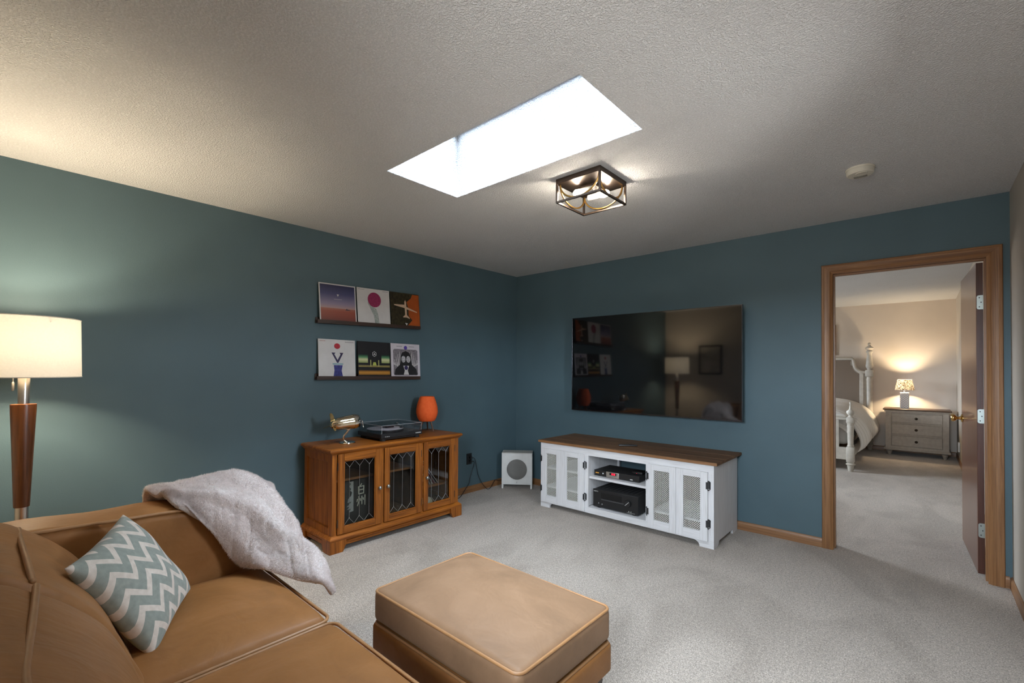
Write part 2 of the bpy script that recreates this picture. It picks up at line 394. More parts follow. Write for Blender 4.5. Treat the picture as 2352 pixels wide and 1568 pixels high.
# baseboards
def baseboard(name, p0, p1, nrm, mat, hb=.07, t=.012):
    p0 = Vector((*p0, 0)); p1 = Vector((*p1, 0)); n = Vector((*nrm, 0)); m = MB()
    prof = [(0, 0), (t, 0), (t, hb-.02), (t*.75, hb-.008), (t*.3, hb), (0, hb)]
    V = []; 
    for q in (p0, p1):
        for a, z in prof: V.append((q+n*a)[:2]+(z,))
    k = len(prof); F = [(i, (i+1) % k, k+(i+1) % k, k+i) for i in range(k)]+[tuple(range(k))[::-1], tuple(range(k, 2*k))]
    m.add(V, F); o = m.build(name, mat, None, 25)
    b = bmesh.new(); b.from_mesh(o.data); bmesh.ops.recalc_face_normals(b, faces=b.faces[:]); b.to_mesh(o.data); b.free(); return struct(o)
baseboard('baseboard_left', (0, YF), (0, 0), (1, 0), OAK['y'])
baseboard('baseboard_back', (0.012, 0), (3.0735, 0), (0, -1), OAK['x'])
baseboard('baseboard_back', (4.0155, 0), (W-.012, 0), (0, -1), OAK['x'])
baseboard('baseboard_right', (W, YF), (W, 0), (-1, 0), OAK['y'])
baseboard('baseboard_bedroom_right', (W, T), (W, YB), (-1, 0), OAK['y'])
baseboard('baseboard_bedroom_back', (BX, YB), (W-.012, YB), (0, -1), OAK['x'])

# door casing and jamb (trim_1), door leaf (door_1)
tr = bpy.data.objects.new('trim_1', None); COL.objects.link(tr); struct(tr)
CW = .070
def casing(mb, u0, u1):       # width profile from outer edge to opening
    return [(0, 0), (0, .011), (.004, .016), (.016, .0175), (.020, .0155), (.048, .0155), (.053, .0175), (.060, .012), (.066, .009), (CW, .006), (CW, 0)]
pf = casing(None, 0, 0)
def casing_piece(outer, inner, mat, name):
    """outer/inner: the two ends, each ((x,z) outer corner, (x,z) inner corner)"""
    m = MB(); V = []
    for (o_, i_) in (outer, inner):
        for a, d in pf:
            f = a/CW; V.append((o_[0]+(i_[0]-o_[0])*f, -d-.0002, o_[1]+(i_[1]-o_[1])*f))
    k = len(pf); F = [(i, i+1, k+i+1, k+i) for i in range(k-1)]+[(k-1, 0, k, 2*k-1), tuple(range(k))[::-1], tuple(range(k, 2*k))]
    m.add(V, F); o = m.build(name, mat, tr, 25)
    b = bmesh.new(); b.from_mesh(o.data); bmesh.ops.recalc_face_normals(b, faces=b.faces[:]); b.to_mesh(o.data); b.free(); return o
ox0, ox1, oz = DX0-.068, DX1+.070, DZ+.070
ix0, ix1, iz = DX0+.003, DX1-.003, DZ+.002
casing_piece((((ox0, 0)), ((ix0, 0))), (((ox0, oz)), ((ix0, iz))), OAK['z'], 'casing')
casing_piece((((ox1, 0)), ((ix1, 0))), (((ox1, oz)), ((ix1, iz))), OAK['z'], 'casing')
casing_piece((((ox0, oz)), ((ix0, iz))), (((ox1, oz)), ((ix1, iz))), OAK['x'], 'casing')
for (x0, x1, z0, z1, a) in ((DX0-.018, DX0+.0, 0, DZ, 'z'), (DX1, DX1+.018, 0, DZ, 'z'), (DX0-.018, DX1+.018, DZ, DZ+.018, 'x')):
    MB().box(x0, .0005, z0, x1, T+.002, z1).build('jamb', OAK[a], tr, 0)
for (x0, x1, z0, z1, a) in ((DX0, DX0+.011, 0, DZ-.011, 'z'), (DX1-.011, DX1, 0, DZ-.011, 'z'), (DX0, DX1, DZ-.011, DZ, 'x')):
    MB().box(x0, .035, z0, x1, .07, z1, .001).build('door_stop', OAK[a], tr, 0)
m = MB()
for (x0, x1, z0, z1) in ((DX0-.068, DX0-.003, 0, DZ+.068), (DX1+.003, DX1+.068, 0, DZ+.068), (DX0-.003, DX1+.003, DZ+.003, DZ+.068)): m.box(x0, T, z0, x1, T+.015, z1, .003)
m.build('casing', OAK['z'], tr, 30)
d1 = bpy.data.objects.new('door_1', None); COL.objects.link(d1); struct(d1); d1.location = (3.9405, .125, 0); d1.rotation_euler = (0, 0, math.radians(92.5))
# local: x runs from the hinge to the lock edge, y+ is towards -x world (visible face at +y)
MB().box(.004, .002, .012, .792, .035, 2.04, .0015).build('leaf', DOORW, d1, 30)
MB().box(.0005, .0035, .013, .0045, .0335, 2.039).build('leaf_edge', DOOREDGE, d1, 0)
for z in (.293, 1.035, 1.78):
    m = MB(); m.prism([(p[0], p[1]) for p in [(-.004, z-.046), (.022, z-.046), (.029, z-.043), (.032, z-.036), (.032, z+.036), (.029, z+.043), (.022, z+.046), (-.004, z+.046)]], 'yz', -.0022, .0005)
    h = m.build('hinge', STEELH, d1, 30)
    for zz, yy in ((.03, .020), (0, .012), (-.03, .020)): MB().lathe([(.0036, 0), (.0036, .0006)], (-.0028, yy, z+zz), 10, 'x').build('screw', BLACKM, h)
    m = MB()
    for k in range(5): m.lathe([(.006, -.0085), (.0066, -.006), (.0066, .006), (.006, .0085)], (-.004, -.010, z+(k-2)*.0184), 10)
    m.build('knuckle', BRONZE, d1, 40)
    MB().box(-.0045, -.0385, z-.045, -.0025, -.006, z+.045).build('jamb_leaf', STEELH, d1, 0)
for sg in (1, -1):
    prof = [(.031, 0), (.031, .004), (.024, .009), (.012, .012), (.0105, .030), (.013, .034), (.024, .041), (.0285, .052), (.026, .062), (.017, .067), (0, .068)]
    m = MB(); m.lathe([(r, .0355+q if sg > 0 else .0015-q) for r, q in prof], (.730, 0, .965), 24, 'y'); m.build('knob', BRASSK, d1, 50)

# ------------------------------------------------------------------ sofa
sofa = thing('sofa', 'tan leather sofa in the foreground with piped seat and back cushions', 'sofa', (0, 0, 0))
SX0, SX1, SX2, SX3 = 1.425, 2.088, 2.755, 3.422
m = MB(); m.soft(1.20, -4.27, .075, 3.65, -3.375, .272, .02); m.build('base', LEATHER, sofa, 50)
for x in (1.27, 3.57):
    for y in (-4.2, -3.45): MB().lathe([(.022, 0), (.03, .075)], (x, y, 0), 14).build('foot', BLACKM, sofa)
def seat(x0, x1):
    def w(p, q):
        x, y, z = p; u, v, t = q
        cr_ = (1-u*u)*(1-v*v)
        if t > 0: z += .030*cr_*t-.022*max(0, (abs(u)-.8)/.2)**2*t-.018*max(0, (v-.85)/.15)**2*t
        y += .018*(1-u*u)*max(0, v)*(1-t*t)
        return (x, y, z)
    c = MB().soft(x0, -3.92, .272, x1, -3.352, .452, .035, w, 20).build('seat_cushion', LEATHER, sofa, 180)
    P = rrect(x0+.006, -3.915, x1-.006, -3.358, .035, .437); P = [(p[0], p[1]+.012*(1-((p[0]-x0)/(x1-x0)*2-1)**2)*(p[1] > -3.6), p[2]) for p in P]
    MB().tube(P, .0058, 8, True).build('piping', PIPING, c, 180)
    P = [(p[0], p[1], .29) for p in rrect(x0+.006, -3.915, x1-.006, -3.356, .035, 0)]
    MB().tube(P, .0058, 8, True).build('piping', PIPING, c, 180)
seat(SX0, SX1-.003); seat(SX1+.003, SX2-.003); seat(SX2+.003, SX3)
# back: leaning cushions lofted along x from a profile in y,z
PROF = [(-3.86, .40), (-3.872, .46), (-3.905, .54), (-3.928, .60), (-3.965, .67), (-4.02, .735), (-4.068, .778), (-4.098, .80), (-4.128, .822), (-4.18, .845), (-4.23, .845), (-4.262, .81), (-4.27, .7), (-4.262, .40)]
PS = spline(PROF, 60)
cen = np.array([-4.12, .60])
def backc(x0, x1, sag, seed, pip):
    rnd = random.Random(seed); ph = [rnd.uniform(0, 6) for _ in range(4)]
    def f(u, v):
        k = min(59, int(round(v*59))); p = PS[k]; e = 1-2*abs(u-.5)
        s_ = 1-.09*max(0, 1-e/.07)**2
        q = cen+(p-cen)*s_
        g = .003*math.sin(u*7+ph[0])+.002*math.sin(u*15+ph[1])
        dz = -sag*4*u*(1-u)*max(0, (p[1]-.6)/.25)
        return (x0+(x1-x0)*u, q[0]+g*.6, q[1]+g+dz)
    V = MB(); us = [0, .006, .02, .05]+[.1+.8*i/22 for i in range(23)]+[.95, .98, .994, 1]
    vs = [i/59 for i in range(60)]; VV = [f(u, v) for u in us for v in vs]; n = 60
    F = [(i*n+j, i*n+j+1, (i+1)*n+j+1, (i+1)*n+j) for i in range(len(us)-1) for j in range(n-1)]
    F += [tuple(range(n)), tuple((len(us)-1)*n+j for j in range(n-1, -1, -1))]
    V.add(VV, F); c = V.build('back_cushion', LEATHERW, sofa, 60)
    P = [(q[0], q[1]+.0005, q[2]+.0005) for q in spline(pip, 40)]
    MB().tube(P, [.003]+[.0072]*38+[.003], 8).build('piping', PIPING, c, 180)
backc(1.44, 2.045, .004, 1, [(1.457, -4.1, .797), (1.56, -4.1005, .799), (1.75, -4.095, .801), (1.95, -4.0895, .801), (2.032, -4.0877, .80)])
backc(2.05, 2.735, .006, 2, [(2.060, -4.083, .80), (2.13, -4.087, .801), (2.30, -4.0985, .80), (2.42, -4.108, .80), (2.53, -4.1135, .80), (2.722, -4.104, .795)])
backc(2.74, 3.405, .006, 3, [(2.75, -4.10, .796), (2.9, -4.105, .80), (3.2, -4.11, .80), (3.395, -4.10, .795)])
MB().soft(1.22, -4.33, .08, 3.63, -4.255, .79, .025).build('back_frame', LEATHER, sofa, 60)
def arm(x0, x1, inner):
    def w(p, q):
        x, y, z = p; u, v, t = q
        z += t*max(0, t)*( -.030*(v+1)/2+.018+.012*(1-u*u)+.004*math.sin(v*9)) if t > 0 else 0
        return (x+.006*(1-v*v)*u*(1-t*t), y, z)
    c = MB().soft(x0, -4.30, .08, x1, -3.335, .752, .03, w, 18).build('arm', LEATHER, sofa, 180)
    xi = x1-.004 if inner > 0 else x0+.004
    P = [(xi+.002*math.sin(i), -4.10+.745*i/23, .7535-.028*(i/23)+.013) for i in range(24)]
    MB().tube(P, .0062, 8).build('piping', PIPING, c, 180)
arm(1.19, 1.428, 1); arm(3.42, 3.66, -1)

# ------------------------------------------------------------------ throw pillow with chevrons
def mat_chevron():
    m = NT('chevron_cotton'); m.set(.85, 0, .15, sheen=.2)
    v = m.coord(); sx = m.N('ShaderNodeSeparateXYZ'); m.L(v, sx.inputs[0])
    tri = m.math('PINGPONG', sx.outputs[1], .046); s_ = m.math('ADD', sx.outputs[0], m.math('MULTIPLY', tri, 1.12))
    fr = m.math('FRACT', m.math('DIVIDE', m.math('ADD', s_, 1.0), .068)); st = m.math('LESS_THAN', fr, .38)
    nz = m.noise(v, 60, 2)
    g = m.ramp(nz, [(.3, (.245, .275, .245)), (.7, (.31, .335, .30))]); l = m.ramp(nz, [(.3, (.60, .53, .46)), (.7, (.70, .63, .56))])
    m.base(m.mix(st, g, l)); n = m.bump(m.noise(v, 700, 1), .25, .001); m.bump(m.noise(v, 14, 2), .25, .012, n); return m.m
pT = Vector((1.525, -3.848, .794)); pR = Vector((1.583, -3.662, .492)); pB = Vector((1.900, -3.828, .451)); pL = Vector((1.842, -4.014, .753))
pc = (pT+pR+pB+pL)/4; ex = ((pR-pT)+(pB-pL)).normalized(); ey = ((pT-pB)+(pL-pR)); ey = ((pL-pB)+(pT-pR)).normalized()
# local x runs along the top edge to the right corner; y across the zigzag bands
ex = ((pB-pL)+(pR-pT)).normalized(); ey = ((pT-pL)+(pR-pB)).normalized(); ez = ex.cross(ey)
if ez.y < 0: ez = -ez
ey = ez.cross(ex)
pil = MB(); hs = .185
def pf_(sgn):
    def f(u, v):
        a, b = 2*u-1, 2*v-1; a = math.copysign(1-(1-abs(a))**1.5, a); b = math.copysign(1-(1-abs(b))**1.5, b)
        k = .075
        x = hs*a*(1-k*(1-b*b)*abs(a)); y = hs*b*(1-k*(1-a*a)*abs(b))
        th = .068*((1-a*a)*(1-b*b))**.42
        th *= 1+.10*math.sin(a*5+1)*math.cos(b*4)
        return (x, y, sgn*th)
    return f
pil.grid(pf_(1), 34, 34); pil.grid(pf_(-1), 34, 34); po = pil.build('throw_pillow', mat_chevron(), None, 180)
b = bmesh.new(); b.from_mesh(po.data); bmesh.ops.remove_doubles(b, verts=b.verts[:], dist=.0004); bmesh.ops.recalc_face_normals(b, faces=b.faces[:]); b.to_mesh(po.data); b.free()
po.matrix_world = Matrix(((ex.x, ey.x, ez.x, pc.x), (ex.y, ey.y, ez.y, pc.y), (ex.z, ey.z, ez.z, pc.z), (0, 0, 0, 1)))
tag(po, 'grey and off-white chevron throw pillow leaning in the corner of the sofa', 'pillow')
MB().tube([(hs*.97*math.copysign(1, q[0])*abs(q[0])**1*(1-.075*(1-q[1]**2)), hs*.97*q[1]*(1-.075*(1-q[0]**2)), 0) for q in [(-1+2*i/12, -1) for i in range(12)]+[(1, -1+2*i/12) for i in range(12)]+[(1-2*i/12, 1) for i in range(12)]+[(-1, 1-2*i/12) for i in range(12)]], .0028, 6, True).build('seam', plain('pillow_seam', (.5, .47, .42), .8), po, 180)

# ------------------------------------------------------------------ fleece blanket
SECT = [
 [(1.10, -3.74, .50), (1.13, -3.74, .66), (1.19, -3.735, .782), (1.26, -3.72, .796), (1.34, -3.70, .796), (1.405, -3.68, .785), (1.44, -3.665, .768)],
 [(1.09, -3.62, .46), (1.13, -3.62, .68), (1.20, -3.62, .80), (1.30, -3.60, .812), (1.40, -3.585, .795), (1.455, -3.575, .73), (1.465, -3.57, .665)],
 [(1.09, -3.50, .44), (1.13, -3.49, .70), (1.21, -3.48, .815), (1.31, -3.47, .825), (1.42, -3.47, .785), (1.475, -3.47, .66), (1.495, -3.475, .505)],
 [(1.09, -3.39, .43), (1.13, -3.38, .70), (1.22, -3.37, .80), (1.32, -3.37, .80), (1.43, -3.37, .745), (1.53, -3.39, .60), (1.63, -3.41, .495)],
 [(1.10, -3.31, .43), (1.14, -3.30, .66), (1.24, -3.29, .755), (1.34, -3.29, .725), (1.48, -3.29, .655), (1.66, -3.31, .565), (1.80, -3.35, .485)],
 [(1.12, -3.285, .42), (1.16, -3.265, .60), (1.26, -3.262, .715), (1.38, -3.262, .672), (1.53, -3.262, .605), (1.73, -3.268, .535), (1.905, -3.30, .482)],
 [(1.14, -3.30, .36), (1.18, -3.27, .50), (1.28, -3.255, .60), (1.42, -3.255, .57), (1.58, -3.258, .52), (1.78, -3.262, .475), (1.935, -3.27, .452)],
]
rows = [spline(s_, 61) for s_ in SECT]; BL = np.array([spline([r[j] for r in rows], 71) for j in range(61)])   # [j across][i along]
nr = np.random.default_rng(3); nu, nv = BL.shape[:2]
amp = np.zeros((nu, nv)); U, Vv = np.meshgrid(np.linspace(0, 1, nu), np.linspace(0, 1, nv), indexing='ij')
amp += .012*np.exp(-((U-.55-.35*(Vv-.5))/.055)**2)*np.sin(np.clip(Vv*PI, 0, PI)) - .012*np.exp(-((U-.64-.30*(Vv-.5))/.045)**2)*np.sin(np.clip(Vv*PI, 0, PI))
amp += .010*np.exp(-((U-.75-.2*(Vv-.5))/.04)**2) - .008*np.exp(-((U-.40-.3*(Vv-.4))/.03)**2)
for k in range(16):
    fu, fv, p_ = nr.uniform(5, 26), nr.uniform(5, 26), nr.uniform(0, 6.3); amp += nr.uniform(.0004, .0011)*np.sin(fu*U+fv*Vv*nr.choice([-1, 1])+p_)
amp -= .0022*(np.abs(np.sin(Vv*PI*9+.6*np.sin(U*9))) < .16)+.0018*(np.abs(np.sin(U*PI*9+.5*np.sin(Vv*11))) < .13)
du = np.gradient(BL, axis=0); dv = np.gradient(BL, axis=1); NN = np.cross(dv, du); NN /= np.linalg.norm(NN, axis=2, keepdims=True)+1e-9
if NN[30, 30, 2] < 0: NN = -NN
BT = BL+NN*(amp*1.7)[..., None]; edge = np.minimum(np.minimum(U, 1-U)/.04, np.minimum(Vv, 1-Vv)/.04).clip(0, 1)
thk = .006+.010*np.sqrt(edge); TOPP = BT+NN*thk[..., None]; BOT = BT-NN*(thk*.6)[..., None]
m = MB(); idx = lambda i, j: i*nv+j
F = [(idx(i, j), idx(i, j+1), idx(i+1, j+1), idx(i+1, j)) for i in range(nu-1) for j in range(nv-1)]
m.add(TOPP.reshape(-1, 3).tolist()+BOT.reshape(-1, 3).tolist(), F+[tuple(q+nu*nv for q in f[::-1]) for f in F])
ring = [idx(i, 0) for i in range(nu)]+[idx(nu-1, j) for j in range(1, nv)]+[idx(i, nv-1) for i in range(nu-2, -1, -1)]+[idx(0, j) for j in range(nv-2, 0, -1)]
m.F += [(ring[k], ring[(k+1) % len(ring)], ring[(k+1) % len(ring)]+nu*nv, ring[k]+nu*nv) for k in range(len(ring))]; m.M += [0]*len(ring)
FLE = NT('grey_fleece'); FLE.set(.95, 0, .1, sheen=.4); _v = FLE.coord()
FLE.base(FLE.ramp(FLE.noise(_v, 160, 2, .6), [(.3, (.66, .585, .555)), (.65, (.86, .79, .765))])); FLE.bump(FLE.noise(FLE.coord((170, 170, 110)), 1, 2, .6, 1.5), .8, .006)
bl = m.build('blanket', FLE.m, None, 180)
b = bmesh.new(); b.from_mesh(bl.data); bmesh.ops.recalc_face_normals(b, faces=b.faces[:]); b.to_mesh(bl.data); b.free()
tag(bl, 'fluffy pale grey fleece blanket draped over the sofa arm', 'blanket')
# pile: tufts of short fibres standing on the cloth
N = 110000; ui = nr.uniform(0, nu-1.001, N); vi = nr.uniform(0, nv-1.001, N); i0 = ui.astype(int); j0 = vi.astype(int); fu = (ui-i0)[:, None]; fv = (vi-j0)[:, None]
def bil(A): return (A[i0, j0]*(1-fu)+A[i0+1, j0]*fu)*(1-fv)+(A[i0, j0+1]*(1-fu)+A[i0+1, j0+1]*fu)*fv
P0 = bil(TOPP); Nn = bil(NN); Tu = bil(du); Tu /= np.linalg.norm(Tu, axis=1, keepdims=True)+1e-9; Tv = np.cross(Nn, Tu)
clump = np.stack([np.sin(P0[:, 0]*55+3*np.sin(P0[:, 1]*40)), np.sin(P0[:, 1]*60+P0[:, 2]*50)], 1)
ln = nr.uniform(.006, .0125, N)[:, None]; dirv = Nn*.75+Tu*(.55+.35*clump[:, :1])+Tv*.5*clump[:, 1:]+nr.normal(0, .22, (N, 3)); dirv /= np.linalg.norm(dirv, axis=1, keepdims=True)
ang = nr.uniform(0, 6.28, N)[:, None]; side = (Tu*np.cos(ang)+Tv*np.sin(ang))*.0010
A = P0-Nn*.001-side; B_ = P0-Nn*.001+side; C_ = P0+dirv*ln
me = bpy.data.meshes.new('pile'); VV = np.concatenate([A, B_, C_]); me.from_pydata(VV.tolist(), [], np.stack([np.arange(N), np.arange(N)+N, np.arange(N)+2*N], 1).tolist())

PIL = NT('fleece_fibre'); _d = PIL.N('ShaderNodeBsdfDiffuse'); _t2 = PIL.N('ShaderNodeBsdfTranslucent'); _mx = PIL.N('ShaderNodeMixShader'); _mx.inputs[0].default_value = .55
_cc = PIL.ramp(PIL.noise(PIL.coord(), 90, 2, .6), [(.3, (.84, .765, .74)), (.65, (.97, .915, .895))]); PIL.L(_cc, _d.inputs[0]); PIL.L(_cc, _t2.inputs[0])
PIL.L(_d.outputs[0], _mx.inputs[1]); PIL.L(_t2.outputs[0], _mx.inputs[2]); PIL.L(_mx.outputs[0], PIL.out.inputs[0])
me.materials.append(PIL.m); pile = bpy.data.objects.new('pile', me); COL.objects.link(pile); pile.parent = bl; pile['kind'] = 'stuff'

# ------------------------------------------------------------------ ottoman
OX0, OX1, OY0, OY1 = 1.975, 2.758, -3.128, -2.594
ott = thing('ottoman', 'tan leather ottoman with a piped cushion top in front of the sofa', 'ottoman', ((OX0+OX1)/2, (OY0+OY1)/2, 0))
hx, hy = (OX1-OX0)/2, (OY1-OY0)/2
def ow(p, q):
    x, y, z = p; u, v, t = q
    if t > 0: z += t*(.030*(1-u*u)*(1-v*v)+.004*(1-abs(u*v)))
    k = (1-t*t)*.006; return (x+k*u*(1-v*v), y+k*v*(1-u*u), z)
c = MB().soft(-hx, -hy, .303, hx, hy, .430, .026, ow, 22).build('cushion', mat_leather('ottoman_leather', (.265, .158, .090)), ott, 180)
MB().tube(rrect(-hx+.003, -hy+.003, hx-.003, hy-.003, .03, .424), .0055, 8, True).build('piping', PIPING, c, 180)
def ow2(p, q):
    x, y, z = p; u, v, t = q; k = (1-t*t)*.007; return (x+k*u*(1-v*v), y+k*v*(1-u*u), z)
bz = MB().soft(-hx-.003, -hy-.003, .185, hx+.003, hy+.003, .300, .018, ow2, 20).build('base', LEATHER, ott, 180)
MB().tube(rrect(-hx+.004, -hy+.004, hx-.004, hy-.004, .025, .2985), .0052, 8, True).build('piping', PIPING, bz, 180)
for sx in (-1, 1):
    for sy in (-1, 1):
        MB().lathe([(.030, 0), (.034, .004), (.062, .13), (.066, .155), (.06, .186)], (sx*(hx-.070), sy*(hy-.070), 0), 4, 'z', True, PI/4).build('leg', wood('ottoman_leg_%d%d' % (sx, sy), (.03, .018, .01), (.06, .035, .02), 'z'), ott, 30)

# ------------------------------------------------------------------ floor lamp
fl = thing('floor_lamp', 'floor lamp with a white drum shade and tapered wooden post behind the sofa', 'lamp', (.421, -4.066, 0))
MB().lathe([(0, 0), (.15, 0), (.152, .006), (.150, .018), (.14, .024), (.03, .028), (.024, .034), (0, .034)], n=40, cap=False).build('base', NICKEL, fl, 40)
MB().lathe([(.0235, .033), (.0235, .655)], n=24).build('lower_pole', NICKEL, fl, 40)
MB().lathe([(.028, .652), (.0455, 1.135), (.0445, 1.142), (.020, 1.1435)], n=32).build('post', wood('lamp_walnut', (.085, .026, .007), (.20, .068, .018), 'z', 20, .3), fl, 40)
MB().lathe([(.0195, 1.143), (.0215, 1.30), (.016, 1.31)], n=24).build('neck', NICKEL, fl, 40)
SH = mat_shade('lamp_shade_linen', (.90, .85, .76), .05)
shd = MB().lathe([(.203, 1.272), (.1965, 1.556)], n=64, cap=False).build('lamp_shade', SH, fl, 180)
for r, z in ((.203, 1.272), (.1965, 1.556)): MB().tube([(r*math.cos(a), r*math.sin(a), z) for a in [2*PI*k/64 for k in range(64)]], .0022, 6, True).build('rim', SH, shd, 180)
m = MB()
for k in range(3): m.tube([(0, 0, 1.537), (.197*math.cos(k*2.094+.4), .197*math.sin(k*2.094+.4), 1.53)], .002, 6)
m.build('spider', NICKEL, shd)
MB().lathe([(.016, 1.30), (.019, 1.36), (.017, 1.365)], n=16).build('socket', BRONZE, fl)
BULB = emit('warm_bulb', (1, .78, .5), 30)
MB().lathe([(0, 1.532), (.011, 1.528), (.019, 1.512), (.021, 1.485), (.021, 1.41), (.018, 1.385), (.013, 1.372), (.013, 1.36)], n=16, cap=False).build('bulb', BULB, fl, 180)
pch = MB(); pch.tube([(-.045, -.035, 1.30), (-.045, -.035, 1.247)], .0022, 6); pch.build('pull_chain', NICKEL, fl)
MB().lathe([(.0045, 1.205), (.0055, 1.21), (.0055, 1.242), (.003, 1.249)], (-.045, -.035, 0), 12).build('pull_knob', NICKEL, fl)
point('floor_lamp_light', (0, 0, 1.410), 56, (1, .82, .57), .034, fl); point('floor_lamp_light', (0, 0, 1.492), 44, (1, .82, .57), .034, fl)
# ------------------------------------------------------------------ white media console
CX0, CX1, CF, CB = .862, 2.486, -.610, -.035
mc = thing('media_console', 'whitewashed media console with wire mesh doors and a brown plank top', 'cabinet', (CX0, CF, 0))
LX = CX1-CX0; LY = CB-CF       # local: x along the front, y to the wall
WZ, WXm = WHITEW['z'], WHITEW['x']
m = MB()
for k, (y0, y1) in enumerate(((-.020, .17), (.1705, .38), (.3805, .602))):
    MB().box(-.018, y0, .6195, LX+.028, y1, .643, .003).build('top_board', [TOPW, TOPE][0], mc, 30)
MB().box(-.0185, -.0215, .622, LX+.0285, -.0195, .641, .0005).build('top_edge', TOPE, mc, 30)
# face frame
def arch(x0, x1, z0, z1, ax0, ax1, az, r):
    """front board with an arched cut-out along its lower edge"""
    P = [(x0, z1), (x0, z0), (ax0, z0)]
    for k in range(9): a = PI/2*k/8; P.append((ax0+r*(1-math.cos(a)), z0+(az-z0)*math.sin(a)))
    for k in range(8, -1, -1): a = PI/2*k/8; P.append((ax1-r*(1-math.cos(a)), z0+(az-z0)*math.sin(a)))
    P += [(ax1, z0), (x1, z0), (x1, z1)]; return P
MB().prism(arch(.0, LX, 0, .095, .105, LX-.105, .043, .045), 'xz', 0, .02).build('bottom_rail', WXm, mc, 0)
MB().box(0, 0, .555, LX, .02, .6195).build('top_rail', WXm, mc, 0)
for x0, x1 in ((0, .03), (.49, .538), (1.088, 1.125), (LX-.055, LX)): MB().box(x0, 0, .095, x1, .02, .555).build('stile', WZ, mc, 0)
# sides, dividers, shelves
def sidep(): return [(.0205, .6195), (.0205, 0), (.08, 0)]+[(.08+.04*math.sin(PI/2*k/6), .036*(1-math.cos(PI/2*k/6))) for k in range(7)]+[(LY-.13, .036), (LY-.12, 0), (LY, 0), (LY, .6195)]
for x0 in (0, LX-.018): MB().prism(sidep(), 'yz', x0, x0+.018).build('side_panel', WZ, mc, 0)
for x0 in (.512, 1.093): MB().box(x0, .021, .10, x0+.016, LY-.005, .618).build('divider', WZ, mc, 0)
MB().box(.019, .021, .074, LX-.019, LY-.003, .092).build('bottom_board', WXm, mc, 0)
for x0, x1, z in ((.019, .511, .375), (.019, .511, .195), (.529, 1.092, .348), (1.11, LX-.019, .178)):
    MB().box(x0, .024 if x0 > .5 and x1 < 1.1 else .06, z-.018 if x0 < .5 or x1 > 1.2 else z, x1, LY-.02, z if x0 < .5 or x1 > 1.2 else z+.020).build('shelf', WXm, mc, 0)
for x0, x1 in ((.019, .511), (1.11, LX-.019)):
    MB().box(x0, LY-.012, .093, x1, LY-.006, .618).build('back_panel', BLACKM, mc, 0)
    m = MB(); m.box(x0+.0005, .03, .0925, x0+.002, LY-.013, .617); m.box(x1-.002, .03, .0925, x1-.0005, LY-.013, .617); m.box(x0+.002, .03, .0925, x1-.002, LY-.013, .094); m.build('bay_shade_lining', BLACKM, mc, 0)  # black linings added, with the black back, to stand for inner shade
MB().box(.529, LY-.03, .093, .549, LY-.006, .618).build('back_post', WZ, mc, 0)
WIRE = plain('mesh_wire', (.72, .71, .66), .5)
def mesh_panel(x0, x1, z0, z1, y, par):
    p = .0157; m = MB(); w = .0013
    def clip(cx, cz, dx, dz):
        t0, t1 = -1e9, 1e9
        for o_, d_, a, b_ in ((cx, dx, x0, x1), (cz, dz, z0, z1)):
            ta, tb = (a-o_)/d_, (b_-o_)/d_; t0 = max(t0, min(ta, tb)); t1 = min(t1, max(ta, tb))
        return (t0, t1) if t1-t0 > .002 else None
    for sg in (1, -1):
        L_ = (x1-x0)+(z1-z0); k = 0; n_ = int(L_/p)+1
        for k in range(n_):
            cx = (x0-(z1-z0)+k*p) if sg > 0 else (x0+k*p); cz = z0
            r = clip(cx, cz, 1, sg*1.0)
            if not r: continue
            a, b_ = (cx+r[0], cz+sg*r[0]), (cx+r[1], cz+sg*r[1])
            q = w*.707; yy = y+(.0012 if sg > 0 else -.0012)
            P = [(a[0]-q, a[1]+sg*q), (a[0]+q, a[1]-sg*q), (b_[0]+q, b_[1]-sg*q), (b_[0]-q, b_[1]+sg*q)]
            m.prism(P, 'xz', yy-.0009, yy+.0009)
    o = m.build('wire_mesh', WIRE, par, 0); o['kind'] = 'stuff'; return o
def mesh_door(x0, x1, mx0, mx1, hinge):
    z0, z1 = .054, .566; mz0, mz1 = .121, .520
    d = bpy.data.objects.new('door', None); COL.objects.link(d); d.parent = mc
    MB().box(x0, -.019, z0, mx0, -.0005, z1, .0012).build('door_stile', WZ, d, 0); MB().box(mx1, -.019, z0, x1, -.0005, z1, .0012).build('door_stile', WZ, d, 0)
    MB().box(mx0, -.019, z0, mx1, -.0005, mz0, .0006).build('door_rail', WXm, d, 0); MB().box(mx0, -.019, mz1, mx1, -.0005, z1, .0006).build('door_rail', WXm, d, 0)
    mesh_panel(mx0-.001, mx1+.001, mz0-.001, mz1+.001, -.007, d)
    hx = x0 if hinge < 0 else x1
    for z in (.183, .467):
        m = MB(); s_ = hinge
        m.tube([(hx+s_*.004, -.0215, z-.034), (hx+s_*.004, -.0215, z+.034)], .0035, 8)
        m.box(min(hx, hx-s_*.012), -.0205, z-.026, max(hx, hx-s_*.012), -.0192, z+.026, .0005); m.box(min(hx+s_*.003, hx+s_*.017), -.003, z-.026, max(hx+s_*.003, hx+s_*.017), -.0002, z+.026, .0005)
        m.tube([(hx+s_*.004, -.020, z-.036), (hx+s_*.012, -.008, z-.030), (hx+s_*.016, -.004, z-.022)], .003, 6); m.tube([(hx+s_*.004, -.020, z+.036), (hx+s_*.012, -.008, z+.030), (hx+s_*.016, -.004, z+.022)], .003, 6)
        m.build('hinge', BLACKM, d, 40)
mesh_door(.018, .2945, .078, .197, -1); mesh_door(.296, .506, .313, .437, 1)
mesh_door(1.109, 1.3435, 1.163, 1.291, -1); mesh_door(1.345, 1.584, 1.402, 1.530, 1)

